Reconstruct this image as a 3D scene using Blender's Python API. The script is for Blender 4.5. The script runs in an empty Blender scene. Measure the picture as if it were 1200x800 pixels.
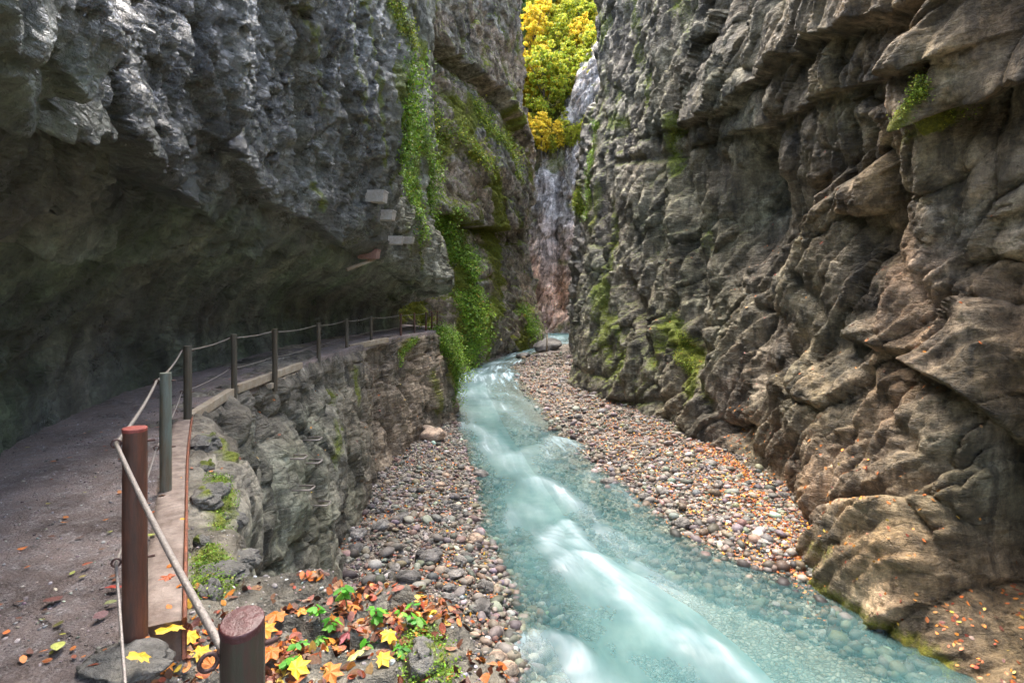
import bpy, math, random, time
import numpy as np
T0 = time.time()
rng = np.random.default_rng(7)
random.seed(7)
F = 700.0                      # focal length in photograph pixels (1200 wide)
CAMZ = 1.6
scene = bpy.context.scene
COL = scene.collection

def at(px, py, Y):
    return np.array([(px - 600) / F * Y, Y, CAMZ - (py - 353) / F * Y])

# ------------------------------------------------------------------ noise
_g = rng.normal(size=(256, 3)); _g /= np.linalg.norm(_g, axis=1)[:, None]
GRAD = _g.astype(np.float32)
PERM = rng.permutation(256).astype(np.int32); PERM = np.concatenate([PERM, PERM, PERM])
RND = rng.random((256, 6)).astype(np.float32)

def _h(ix, iy, iz):
    return PERM[PERM[PERM[ix & 255] + (iy & 255)] + (iz & 255)]

def _perlin(p):
    p = p.astype(np.float32)
    i = np.floor(p).astype(np.int32); f = p - i
    u = f * f * f * (f * (f * 6 - 15) + 10)
    r = None
    for dx in (0, 1):
        wx = u[:, 0] if dx else 1 - u[:, 0]
        for dy in (0, 1):
            wy = u[:, 1] if dy else 1 - u[:, 1]
            for dz in (0, 1):
                wz = u[:, 2] if dz else 1 - u[:, 2]
                g = GRAD[_h(i[:, 0] + dx, i[:, 1] + dy, i[:, 2] + dz)]
                d = g[:, 0] * (f[:, 0] - dx) + g[:, 1] * (f[:, 1] - dy) + g[:, 2] * (f[:, 2] - dz)
                t = d * wx * wy * wz
                r = t if r is None else r + t
    return r * 1.5

def fbm(p, oc=4, gain=0.5, lac=2.03, ridged=False):
    a, s, r = 1.0, 0.0, 0.0
    for k in range(oc):
        n = perlin(p + k * 17.3)
        if ridged: n = 1 - 2 * np.abs(n)
        r = r + a * n; s += a; a *= gain; p = p * lac
    return r / s

def _facets(p, amp=1.0):
    """blocky fractured rock: each cell is a tilted plane; returns height, edge distance, random id"""
    p = p.astype(np.float32)
    i0 = np.floor(p - 0.5).astype(np.int32)
    f1 = np.full(len(p), 9, np.float32); f2 = f1.copy(); hh = np.zeros(len(p), np.float32); rid = hh.copy()
    for dx in (0, 1):
        for dy in (0, 1):
            for dz in (0, 1):
                ix, iy, iz = i0[:, 0] + dx, i0[:, 1] + dy, i0[:, 2] + dz
                hx = _h(ix, iy, iz); r = RND[hx]
                cx = ix + 0.5 + (r[:, 0] - .5) * 0.75; cy = iy + 0.5 + (r[:, 1] - .5) * 0.75; cz = iz + 0.5 + (r[:, 2] - .5) * 0.75
                vx, vy, vz = p[:, 0] - cx, p[:, 1] - cy, p[:, 2] - cz
                d = vx * vx + vy * vy + vz * vz
                g = GRAD[hx]
                h = (g[:, 0] * vx + g[:, 1] * vy + g[:, 2] * vz) + (r[:, 3] - .5) * .7
                n = d < f1
                f2 = np.where(n, f1, np.minimum(f2, d))
                hh = np.where(n, h, hh); rid = np.where(n, r[:, 4], rid)
                f1 = np.where(n, d, f1)
    return hh * amp, np.sqrt(f2) - np.sqrt(f1), rid

from concurrent.futures import ThreadPoolExecutor
POOL = ThreadPoolExecutor(4)
def perlin(p):
    if len(p) < 40000: return _perlin(p)
    return np.concatenate(list(POOL.map(_perlin, [p[i:i + 16384] for i in range(0, len(p), 16384)])))
def facets(p, amp=1.0):
    if len(p) < 40000: return _facets(p, amp)
    r = list(POOL.map(lambda q: _facets(q, amp), [p[i:i + 16384] for i in range(0, len(p), 16384)]))
    return tuple(np.concatenate(x) for x in zip(*r))

def rot(p, ax, ay, az):
    from mathutils import Euler
    m = np.array(Euler((math.radians(ax), math.radians(ay), math.radians(az))).to_matrix(), dtype=np.float32)
    return p @ m.T

def sstep(a, b, x):
    t = np.clip((x - a) / (b - a), 0, 1); return t * t * (3 - 2 * t)

# ------------------------------------------------------------------ mesh helpers
def mesh_np(name, V, faces, mat=None, parent=None, smooth=True, attrs=None, cols=None, loc=None, faceattr=None, sharp=None):
    """faces: (n,k) int array or list of such"""
    me = bpy.data.meshes.new(name)
    fl = faces if isinstance(faces, list) else [faces]
    V = np.asarray(V, np.float32)
    if loc is not None: V = V - np.asarray(loc, np.float32)
    me.vertices.add(len(V)); me.vertices.foreach_set('co', V.ravel())
    nl = sum(f.size for f in fl); nf = sum(len(f) for f in fl)
    me.loops.add(nl); me.loops.foreach_set('vertex_index', np.concatenate([np.asarray(f, np.int32).ravel() for f in fl]))
    me.polygons.add(nf)
    tot = np.concatenate([np.full(len(f), f.shape[1], np.int32) for f in fl])
    st = np.concatenate([[0], np.cumsum(tot)[:-1]]).astype(np.int32)
    me.polygons.foreach_set('loop_start', st); 
    me.update(calc_edges=True)
    me.polygons.foreach_set('use_smooth', np.full(nf, smooth, bool))
    if attrs:
        for k, a in attrs.items():
            at_ = me.attributes.new(k, 'FLOAT', 'POINT'); at_.data.foreach_set('value', np.asarray(a, np.float32).ravel())
    if cols is not None:
        c = me.color_attributes.new('col', 'FLOAT_COLOR', 'POINT')
        c4 = np.ones((len(V), 4), np.float32); c4[:, :3] = cols
        c.data.foreach_set('color', c4.ravel())
    me.validate(clean_customdata=False)
    if mat: me.materials.append(mat)
    o = bpy.data.objects.new(name, me); COL.objects.link(o)
    if loc is not None and parent is None: o.location = loc
    if parent: o.parent = parent
    return o

def tag(o, label=None, cat=None, group=None, kind=None):
    if label: o['label'] = label
    if cat: o['category'] = cat
    if group: o['group'] = group
    if kind: o['kind'] = kind
    return o

def empty(name, loc, label, cat, group=None, rz=0):
    o = bpy.data.objects.new(name, None); COL.objects.link(o); o.location = [float(v) for v in loc]
    o.rotation_euler = (0, 0, rz); o.empty_display_size = .1
    return tag(o, label, cat, group)

def grid_faces(n, m, flip=False):
    a = np.arange(n * m).reshape(n, m)
    f = np.stack([a[:-1, :-1], a[1:, :-1], a[1:, 1:], a[:-1, 1:]], -1).reshape(-1, 4)
    return f[:, ::-1] if flip else f

def tube(pts, r, n=10, cap=True):
    pts = np.asarray(pts, float); N = len(pts)
    r = np.full(N, r) if np.isscalar(r) else np.asarray(r, float)
    tg = np.gradient(pts, axis=0); tg /= np.linalg.norm(tg, axis=1)[:, None] + 1e-9
    up = np.array([0, 0, 1.]) if abs(tg[0][2]) < .9 else np.array([1., 0, 0])
    V = []
    a0 = np.cross(tg[0], up); a0 /= np.linalg.norm(a0)
    for i in range(N):
        a0 = a0 - tg[i] * np.dot(a0, tg[i]); a0 /= np.linalg.norm(a0)
        b = np.cross(tg[i], a0)
        for k in range(n):
            t = 2 * math.pi * k / n
            V.append(pts[i] + r[i] * (math.cos(t) * a0 + math.sin(t) * b))
    Fq = []
    for i in range(N - 1):
        for k in range(n):
            Fq.append((i * n + k, i * n + (k + 1) % n, (i + 1) * n + (k + 1) % n, (i + 1) * n + k))
    fl = [np.array(Fq)]
    if cap:
        fl.append(np.array([list(range(n))[::-1], list(range((N - 1) * n, N * n))]))
    return np.array(V), fl

def join(parts):
    Vs, fs, off = [], {}, 0
    for V, fl in parts:
        fl = fl if isinstance(fl, list) else [fl]
        for f in fl: fs.setdefault(f.shape[1], []).append(f + off)
        Vs.append(V); off += len(V)
    return np.concatenate(Vs), [np.concatenate(v) for v in fs.values()]

def boxm(c, s, R=None, taper=0.0, bev=0.0):
    """bevelled box as a small mesh"""
    import bmesh
    bm = bmesh.new(); bmesh.ops.create_cube(bm, size=1)
    for v in bm.verts:
        k = 1 - taper * (v.co.z + .5)
        v.co.x *= s[0] * k; v.co.y *= s[1] * k; v.co.z *= s[2]
    if bev > 0: bmesh.ops.bevel(bm, geom=bm.edges[:], offset=bev, segments=2, affect='EDGES', profile=.6)
    V = np.array([v.co[:] for v in bm.verts]); f = [np.array([[v.index for v in fc.verts]]) for fc in bm.faces]
    bm.free()
    if R is not None: V = V @ np.asarray(R).T
    V = V + np.asarray(c)
    d = {}
    for x in f: d.setdefault(x.shape[1], []).append(x)
    return V, [np.concatenate(v) for v in d.values()]

# ------------------------------------------------------------------ materials
def mat(name):
    m = bpy.data.materials.new(name); m.use_nodes = True
    nt = m.node_tree; b = nt.nodes['Principled BSDF']
    return m, nt, b
class N:
    def __init__(s, nt): s.nt = nt; s.l = nt.links
    def new(s, t, **k):
        n = s.nt.nodes.new(t)
        for a, v in k.items(): setattr(n, a, v)
        return n
    def link(s, a, b): s.l.new(a, b)
    def coord(s): return s.new('ShaderNodeTexCoord').outputs['Object']
    def mapp(s, v, sc=(1, 1, 1), rt=(0, 0, 0)):
        n = s.new('ShaderNodeMapping'); n.inputs['Scale'].default_value = sc
        n.inputs['Rotation'].default_value = [math.radians(x) for x in rt]; s.link(v, n.inputs['Vector']); return n.outputs[0]
    def noise(s, v, sc, det=6, rough=.55, dist=0):
        n = s.new('ShaderNodeTexNoise'); n.inputs['Scale'].default_value = sc; n.inputs['Detail'].default_value = det
        n.inputs['Roughness'].default_value = rough; n.inputs['Distortion'].default_value = dist
        s.link(v, n.inputs['Vector']); return n.outputs['Fac']
    def voro(s, v, sc, feat='F1', out='Distance', rnd=1):
        n = s.new('ShaderNodeTexVoronoi', feature=feat); n.inputs['Scale'].default_value = sc
        n.inputs['Randomness'].default_value = rnd
        s.link(v, n.inputs['Vector']); return n.outputs[out]
    def ramp(s, v, st, interp='LINEAR'):
        n = s.new('ShaderNodeValToRGB'); r = n.color_ramp; r.interpolation = interp
        while len(r.elements) < len(st): r.elements.new(.5)
        for e, (p, c) in zip(r.elements, st):
            e.position = p; e.color = (*c, 1) if hasattr(c, '__len__') else (c, c, c, 1)
        s.link(v, n.inputs[0]); return n.outputs[0]
    def mix(s, f, a, b, mode='MIX'):
        n = s.new('ShaderNodeMix', data_type='RGBA', blend_type=mode)
        for k, x in ((0, f), (6, a), (7, b)):
            if isinstance(x, (int, float)): n.inputs[k].default_value = x if k == 0 else (x, x, x, 1)
            elif isinstance(x, tuple): n.inputs[k].default_value = (*x, 1)
            else: s.link(x, n.inputs[k])
        return n.outputs[2]
    def math(s, op, a, b=None, c=None, clamp=False):
        n = s.new('ShaderNodeMath', operation=op, use_clamp=clamp)
        for k, x in enumerate((a, b, c)):
            if x is None: continue
            if isinstance(x, (int, float)): n.inputs[k].default_value = x
            else: s.link(x, n.inputs[k])
        return n.outputs[0]
    def attr(s, name, out='Fac'):
        n = s.new('ShaderNodeAttribute', attribute_name=name); return n.outputs[out]
    def bump(s, h, st, dist=.05, nrm=None):
        n = s.new('ShaderNodeBump'); n.inputs['Strength'].default_value = st; n.inputs['Distance'].default_value = dist
        s.link(h, n.inputs['Height'])
        if nrm is not None: s.link(nrm, n.inputs['Normal'])
        return n.outputs[0]

def rock_material(name, pal, strata=(0, 0, 0), bumpk=1.0, streak=True, wetrough=(.75, .22), fine=1.0, layer=(1.1, 5.0)):
    """pal: dark, mid, light, tint"""
    m, nt, b = mat(name); n = N(nt); co = n.coord()
    warp = n.new('ShaderNodeVectorMath', operation='MULTIPLY_ADD')
    wn = n.new('ShaderNodeTexNoise'); wn.inputs['Scale'].default_value = .45; wn.inputs['Detail'].default_value = 4; n.link(co, wn.inputs['Vector'])
    n.link(wn.outputs['Color'], warp.inputs[0]); warp.inputs[1].default_value = (.42, .42, .42); n.link(co, warp.inputs[2])
    wv = warp.outputs[0]
    big = n.noise(co, .28, 3, .6)
    mid = n.noise(wv, 1.1, 6, .62)
    c = n.ramp(mid, [(.34, pal[0]), (.48, pal[1]), (.66, pal[2])])
    c = n.mix(n.ramp(big, [(.42, 0), (.58, .8)]), c, n.mix(.6, c, pal[3]))
    big2 = n.noise(n.mapp(co, (1, 1, .6), (5, 9, 3)), .5, 4, .6)
    c = n.mix(1, c, n.ramp(big2, [(.36, .50), (.5, 1.0), (.64, 1.45)]), 'MULTIPLY')
    lam = n.noise(n.mapp(wv, (.35, .35, layer[1] * .6), strata), layer[0] * 2, 5, .7)
    c = n.mix(.42, c, n.ramp(lam, [(.34, .5), (.5, 1.0), (.66, 1.4)]), 'MULTIPLY')
    fn = n.noise(co, 10 * fine, 5, .8)
    c = n.mix(.8, c, n.ramp(fn, [(.32, .45), (.50, 1.0), (.70, 1.6)]), 'MULTIPLY')
    if streak:
        sk = .3 if name == 'limestone_wet' else .7
        stv = n.noise(n.mapp(co, (2.4, 2.4, .2)), 1.0, 5, .66)
        c = n.mix(sk, c, n.ramp(stv, [(.38, .28), (.48, .95), (.64, 1.4)]), 'MULTIPLY')
    ck = n.voro(n.mapp(wv, (1, 1, 1.9), strata), 1.1, 'DISTANCE_TO_EDGE')
    crk = n.ramp(ck, [(0, 0), (.03, 1)])
    c = n.mix(.2, c, n.ramp(crk, [(0, .3), (1, 1)]), 'MULTIPLY')
    wet_shade = n.attr('wet'); c = n.mix(n.math('MULTIPLY', wet_shade, .75, clamp=True), c, n.mix(1, c, (.36, .39, .42), 'MULTIPLY'))  # darkens wet rock, and carries the shade painted under the left overhang
    # moss and algae from attributes
    moss = n.attr('moss'); 
    mn = n.noise(co, 9, 4, .7)
    mf = n.math('MULTIPLY_ADD', n.math('SUBTRACT', mn, .5), 2.2, n.math('MULTIPLY_ADD', moss, 1.9, -.55), clamp=True)
    mc = n.ramp(fn, [(.3, (.045, .060, .007)), (.5, (.135, .165, .014)), (.72, (.28, .30, .028))])
    c2 = n.mix(mf, c, mc)
    alg = n.attr('algae')
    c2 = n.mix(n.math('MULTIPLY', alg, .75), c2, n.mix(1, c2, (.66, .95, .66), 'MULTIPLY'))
    warm = n.attr('warm')
    c2 = n.mix(warm, c2, n.mix(1, c2, (1.55, 1.1, .82), 'MULTIPLY'))
    n.link(c2, b.inputs['Base Color'])
    wet = n.attr('wet')
    rr = n.math('MULTIPLY_ADD', n.math('SUBTRACT', fn, .5), .5, n.math('MULTIPLY_ADD', wet, wetrough[1] - wetrough[0], wetrough[0]), clamp=True)
    rr = n.math('MAXIMUM', rr, n.math('MULTIPLY', mf, .9))
    n.link(rr, b.inputs['Roughness'])
    b.inputs['Specular IOR Level'].default_value = .5
    n.link(n.math('MULTIPLY', wet, 1.0, clamp=True), b.inputs['Coat Weight']); b.inputs['Coat Roughness'].default_value = .10; b.inputs['Coat IOR'].default_value = 1.65
    # bump
    def chips(v, sc):
        vn = n.new('ShaderNodeTexVoronoi'); vn.inputs['Scale'].default_value = sc; n.link(v, vn.inputs['Vector'])
        d1 = n.new('ShaderNodeVectorMath', operation='SUBTRACT'); n.link(v, d1.inputs[0]); n.link(vn.outputs['Position'], d1.inputs[1])
        d2 = n.new('ShaderNodeVectorMath', operation='SUBTRACT'); n.link(vn.outputs['Color'], d2.inputs[0]); d2.inputs[1].default_value = (.5, .5, .5)
        d3 = n.new('ShaderNodeVectorMath', operation='DOT_PRODUCT'); n.link(d1.outputs[0], d3.inputs[0]); n.link(d2.outputs[0], d3.inputs[1]); return n.math('MULTIPLY', d3.outputs['Value'], sc)
    sv = n.mapp(wv, (1, 1, 1.5), strata)
    h1 = n.math('ADD', n.math('MULTIPLY', n.noise(wv, 3.2, 8, .70), .8), n.math('ADD', n.math('MULTIPLY', chips(sv, 1.7), .55), n.math('MULTIPLY', chips(sv, 5.2), .22)))
    h2 = n.math('MULTIPLY', n.noise(n.mapp(wv, (.6, .6, 3.0), strata), 4, 5, .66), .7)
    h3 = n.noise(co, 26 * fine, 3, .7)
    hh = n.math('ADD', n.math('ADD', n.math('MULTIPLY', h1, 1.5), n.math('MULTIPLY', h2, 1.0)), n.math('MULTIPLY_ADD', h3, .16, n.math('MULTIPLY', crk, .12)))
    bn = n.bump(hh, .9 * bumpk, .17)
    n.link(bn, b.inputs['Normal'])
    n.link(bn, b.inputs['Coat Normal'])
    return m

def simple(name, col, rough=.8, var=.25, sc=20, bump=.3, metal=0, c2=None, sc2=None, bd=.01, zs=1.0):
    m, nt, b = mat(name); n = N(nt); co = n.mapp(n.coord(), (1, 1, zs))
    f = n.noise(co, sc, 8, .65)
    if c2 is None: c = n.ramp(f, [(.3, tuple(x * (1 - var) for x in col)), (.7, tuple(min(1, x * (1 + var)) for x in col))])
    else: c = n.ramp(n.noise(co, sc2 or sc, 8, .7), [(.38, col), (.62, c2)]); c = n.mix(.6, c, n.ramp(f, [(.3, 1 - var), (.7, 1 + var)]), 'MULTIPLY')
    n.link(c, b.inputs['Base Color']); b.inputs['Roughness'].default_value = rough; b.inputs['Metallic'].default_value = metal
    n.link(n.bump(f, bump, bd), b.inputs['Normal'])
    return m

def colmat(name, rough=.6, bump=.4, sc=30, trans=0.0, spec=.4, var=.5):
    """colour from the per-item colour attribute"""
    m, nt, b = mat(name); n = N(nt); co = n.coord()
    c = n.attr('col', 'Color'); f = n.noise(co, sc, 5, .7)
    c = n.mix(1, c, n.ramp(f, [(.3, 1 - var), (.7, 1 + var)]), 'MULTIPLY')
    n.link(c, b.inputs['Base Color']); b.inputs['Roughness'].default_value = rough; b.inputs['Specular IOR Level'].default_value = spec
    if bump: n.link(n.bump(f, bump, .01), b.inputs['Normal'])
    if trans:
        tr = n.new('ShaderNodeBsdfTranslucent'); n.link(c, tr.inputs[0]); mx = n.new('ShaderNodeMixShader'); mx.inputs[0].default_value = trans
        n.link(b.outputs[0], mx.inputs[1]); n.link(tr.outputs[0], mx.inputs[2]); n.link(mx.outputs[0], nt.nodes['Material Output'].inputs[0])
    return m

# ------------------------------------------------------------------ control-net cliffs
def cr(C, u, axis=0):
    """Catmull-Rom along axis 0 of C at parameters u (0..n-1)"""
    n = len(C); i = np.clip(np.floor(u).astype(int), 0, n - 2); t = (u - i)
    g = lambda k: C[np.clip(k, 0, n - 1)]
    sh = (len(u),) + (1,) * (C.ndim - 1); t = t.reshape(sh)
    p0, p1, p2, p3 = g(i - 1), g(i), g(i + 1), g(i + 2)
    return .5 * ((2 * p1) + (-p0 + p2) * t + (2 * p0 - 5 * p1 + 4 * p2 - p3) * t ** 2 + (-p0 + 3 * p1 - 3 * p2 + p3) * t ** 3)

CAM = np.array([0, 0, CAMZ])
class Sheet:
    """a rock face interpolated through a net of points; plan = [(x, y, [(o, z), ...])], o = metres out from the plan line"""
    def __init__(s, plan, side, ns, nt, tw=None, dpow=1.0):
        P = np.array([(a[0], a[1]) for a in plan], float)
        tg = np.gradient(P, axis=0); tg /= np.linalg.norm(tg, axis=1)[:, None]
        nn = np.stack([tg[:, 1], -tg[:, 0]], 1) * side
        K = len(plan[0][2]); C = np.zeros((len(plan), K, 3))
        for i, a in enumerate(plan):
            for j, (o, z) in enumerate(a[2]):
                C[i, j, :2] = P[i] + nn[i] * o; C[i, j, 2] = z
        # stations
        uu = np.linspace(0, len(plan) - 1, 600); mid = cr(C, uu)[:, K // 2]
        d = np.linalg.norm(np.diff(mid, axis=0), axis=1); dist = np.linalg.norm((mid[1:] + mid[:-1]) / 2 - CAM, axis=1)
        w = np.concatenate([[0], np.cumsum(d / np.maximum(dist, 3) ** dpow)]); u = np.interp(np.linspace(0, w[-1], ns), w, uu)
        A = cr(C, u)                                   # ns,K,3
        A = np.swapaxes(A, 0, 1)                       # K,ns,3
        vv = np.linspace(0, K - 1, 400); B = cr(A, vv)
        d = np.linalg.norm(np.diff(B, axis=0), axis=2).mean(1); dist = np.linalg.norm((B[1:] + B[:-1]) / 2 - CAM, axis=2).min(1)
        w = np.concatenate([[0], np.cumsum(d / np.maximum(dist, 3) ** dpow)]); v = np.interp(np.linspace(0, w[-1], nt), w, vv)
        G = np.swapaxes(cr(A, v), 0, 1)                # ns,nt,3
        s.ns, s.nt = ns, nt; s.side = side
        s.G = G; s.P = G.reshape(-1, 3).astype(np.float64)
        s.N = s.normals(G).reshape(-1, 3)
        s.px = 600 + s.P[:, 0] / np.maximum(s.P[:, 1], .1) * F; s.py = 353 - (s.P[:, 2] - CAMZ) / np.maximum(s.P[:, 1], .1) * F
        s.D = np.zeros(len(s.P)); s.attrs = {k: np.zeros(len(s.P)) for k in ('moss', 'wet', 'algae', 'warm')}
        if s.P[:, 1].max() < .1: raise ValueError
    def normals(s, G):
        du = np.gradient(G, axis=0); dv = np.gradient(G, axis=1)
        n = np.cross(du, dv) * s.side; return n / (np.linalg.norm(n, axis=2)[..., None] + 1e-9)
    def pick(s, x, y, tol=9):
        ok = s.P[:, 1] > 1
        d2 = np.where(ok, np.hypot(s.px - x, s.py - y), 1e6)
        m = d2.min(); c = np.where(d2 < m + tol)[0]
        fac = (s.N[c] * (CAM - s.P[c])).sum(1) > 0
        if fac.any(): c = c[fac]
        ymin = s.P[c, 1].min(); c = c[s.P[c, 1] < ymin + 1.5]
        return c[np.argmin(d2[c])]
    def line(s, pts, smooth=True):
        q = np.array(pts, float)
        if smooth and len(q) > 2:
            q = cr(q, np.linspace(0, len(q) - 1, (len(q) - 1) * 4 + 1))
        return np.array([s.P[s.pick(a, b)] for a, b in q]), s.N[s.pick(*pts[len(pts) // 2])]
    def _dist(s, L, Nn):
        best = np.full(len(s.P), 1e9); sg = np.ones(len(s.P)); lo = L.min(0) - 7; hi = L.max(0) + 7
        ix = np.where(((s.P > lo) & (s.P < hi)).all(1))[0]; PP = s.P[ix]; bb = np.full(len(ix), 1e9); ss = np.zeros(len(ix))
        for a, b in zip(L[:-1], L[1:]):
            ab = b - a; l2 = ab @ ab
            if l2 < 1e-6: continue
            t = np.clip(((PP - a) @ ab) / l2, 0, 1); q = a + t[:, None] * ab; r = PP - q
            d = np.sqrt((r * r).sum(1)); up = np.cross(Nn, ab)
            if up[2] < 0: up = -up
            m = d < bb; bb = np.where(m, d, bb); ss = np.where(m, np.sign(r @ up), ss)
        best[ix] = bb; sg[ix] = ss
        return best, sg
    def overhang(s, pts, A, B, Lu, Ld, sharp=.12, wob=.25):
        L, Nn = s.line(pts); d, sg = s._dist(L, Nn)
        sd = d * sg + wob * fbm(s.P.astype(np.float32) * .55, 3, .4)
        k = sstep(-sharp, sharp, sd)
        s.D += k * A * np.exp(-np.abs(sd) / Lu) * (np.abs(sd) < 9) - (1 - k) * B * np.exp(-np.abs(sd) / Ld)
    def groove(s, pts, A, w, wob=.3):
        L, Nn = s.line(pts); d, _ = s._dist(L, Nn)
        d = np.abs(d + wob * w * fbm(s.P.astype(np.float32) * 1.3, 3))
        s.D += A * np.exp(-(d / w) ** 2)
    def blob(s, x, y, A, rx, rz=None, key=None, ang=0):
        c = s.P[s.pick(x, y)]; r = s.P - c; rz = rz or rx
        hz = np.hypot(r[:, 0], r[:, 1]); g = np.exp(-(hz / rx) ** 2 - (r[:, 2] / rz) ** 2)
        if key: s.attrs[key] += A * g
        else: s.D += A * g
    def paint(s, pts, A, w, key='moss'):
        L, Nn = s.line(pts); d, _ = s._dist(L, Nn); s.attrs[key] += A * np.exp(-(d / w) ** 2)
    def rockify(s, amps, cell=(3.2, 1.1), tilt=(0, 0, 0), aniso=(1, 1, 1.7), seed=0, ridge=.3, fine=.05, rowfade=None, bed=2, bs=1.0):
        p = s.P.astype(np.float32) + seed * 13.7 + .13
        w = p + .4 * np.stack([fbm(p * .5 + k * 31, 3) for k in range(3)], 1)
        q = rot(w, *tilt) * np.array(aniso, np.float32)
        D = amps[0] * fbm(p * .16 + 3, 3)
        h, e, r = facets(q / cell[0]); D = D + amps[1] * (h - .8 * np.exp(-e / .035))
        if len(amps) > 4:
            hb, eb, _ = facets(q / (cell[0] * 2.3) + 2); D = D + amps[4] * (hb - .5 * np.exp(-eb / .02))
        h2, e2, _ = facets(q / cell[1] + 5); D = D + amps[2] * (h2 - .45 * np.exp(-e2 / .08))
        h3, e3, _ = facets(q / (cell[1] * .37) + 9); D = D + amps[2] * .42 * (h3 - .3 * np.exp(-e3 / .1))
        D = D + ridge * .5 * (fbm(q * .6, 4, .45, ridged=True) - .2)
        # bedding steps
        t = q[:, bed] * .9 * bs + 1.0 * fbm(p * .25, 2); fr = t - np.floor(t); D = D + amps[3] * (sstep(.0, .75, fr) - sstep(.8, 1, fr))
        t = q[:, bed] * 3.1 * bs + .9 * fbm(p * .5, 2); fr = t - np.floor(t); D = D + amps[3] * .3 * (sstep(.0, .7, fr) - sstep(.75, 1, fr))
        D = D + fine * fbm(p * 4.1, 4, .62)
        if rowfade is not None: D = D * np.repeat(rowfade[None, :], s.ns, 0).ravel()
        s.D = s.D + D; s.e = e
    def finish(s, name, material, label=None):
        Pd = s.P + s.N * s.D[:, None]
        s.Q = Pd; s.QN = s.normals(Pd.reshape(s.ns, s.nt, 3)).reshape(-1, 3)
        return name, material
    def build(s, name, material):
        o = mesh_np(name, s.Q, grid_faces(s.ns, s.nt, s.side < 0), material, attrs={k: np.clip(v, 0, 1.2) for k, v in s.attrs.items()})
        return tag(o, kind='structure')
    def pickq(s, x, y, tol=4):
        if not hasattr(s, 'qx'):
            s.qx, s.qy = s.screen(); s.qok = (s.Q[:, 1] > .8)
        d2 = np.where(s.qok, np.hypot(s.qx - x, s.qy - y), 1e6); c = np.where(d2 < d2.min() + tol)[0]
        c = c[s.Q[c, 1] < s.Q[c, 1].min() + .6]
        return c[np.argmin(d2[c])]
    def screen(s):
        Y = np.maximum(s.Q[:, 1], .1); return 600 + s.Q[:, 0] / Y * F, 353 - (s.Q[:, 2] - CAMZ) / Y * F

# ------------------------------------------------------------------ water level, banks, bed
def zw(Y): return np.interp(Y, [-10, 0, 12, 33, 50, 70, 95, 130], [-6.3, -6.1, -5.8, -5.35, -4.6, -4.0, -3.4, -3.0])
_wl = np.array([(-10, .5), (0, .4), (8, .25), (11.6, .0), (12.7, .15), (15.7, -.25), (19.1, -1.1), (24.2, -1.6), (31, -2.7), (36, -3.3), (42, -4.2), (50, -4.6), (55, -3.8), (62, -1.2), (70, 1.8), (75, 3.6), (80, 4.2), (88, 4.8), (95, 5), (130, 5)])
_wr = np.array([(-10, 11), (0, 10.5), (8, 12), (11.6, 11.4), (14, 10), (15.3, 8.6), (16.4, 7.2), (18, 6.0), (24.2, 4.3), (33, 2.75), (43, 1.25), (50, .6), (55, .2), (62, 1.4), (70, 4.0), (75, 6.5), (80, 9), (88, 11.5), (95, 13), (130, 13)])
def WL(Y): return np.interp(Y, _wl[:, 0], _wl[:, 1])
def WR(Y): return np.interp(Y, _wr[:, 0], _wr[:, 1])
def bedz(x, Y, detail=True):
    l, r = WL(Y), WR(Y)
    p = np.stack([x, Y, 0 * x], 1).astype(np.float32)
    wob = .35 * fbm(p * .7, 3) if detail else 0
    dl = x - l + wob; dr = r - x + wob
    d = np.minimum(dl, dr * .8)
    rgt = dr * .8 < dl
    deep = np.where(rgt, -.95 * (1 - np.exp(-np.maximum(d, 0) / (3.8 + 3.5 * sstep(19, 14, Y)))), -.7 * (1 - np.exp(-np.maximum(d, 0) / .9)))
    bank = .04 + .75 * (1 - np.exp(np.minimum(d, 0) / 2.8))
    z = zw(Y) + np.where(d > 0, deep, bank * sstep(0, .5, -d) + .0)
    if detail: z = z + .09 * fbm(p * 1.1 + 7, 4) + .03 * fbm(p * 5, 2)
    return z

# ------------------------------------------------------------------ materials of the setting
R_RIGHT = rock_material('limestone_brown', ((.048, .042, .028), (.155, .134, .098), (.37, .33, .265), (.205, .165, .11)), strata=(40, 0, 0), bumpk=1.25)
R_LEFT = rock_material('limestone_wet', ((.045, .046, .032), (.165, .165, .120), (.36, .355, .29), (.20, .185, .115)), strata=(20, 0, 0), bumpk=1.1)
R_LOW = rock_material('limestone_ochre', ((.048, .044, .032), (.165, .148, .112), (.37, .34, .27), (.21, .175, .125)), strata=(10, 10, 0), bumpk=.9)
R_FAR = rock_material('limestone_grey', ((.08, .072, .060), (.27, .24, .205), (.50, .46, .41), (.32, .265, .19)), strata=(35, -30, 0), bumpk=1.2, fine=.45, layer=(.6, 5))
R_PALE = rock_material('limestone_pale', ((.15, .14, .13), (.40, .37, .35), (.66, .62, .59), (.42, .32, .26)), strata=(0, 60, 0), bumpk=1.0, fine=.4)

Q = .86      # mesh density

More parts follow.
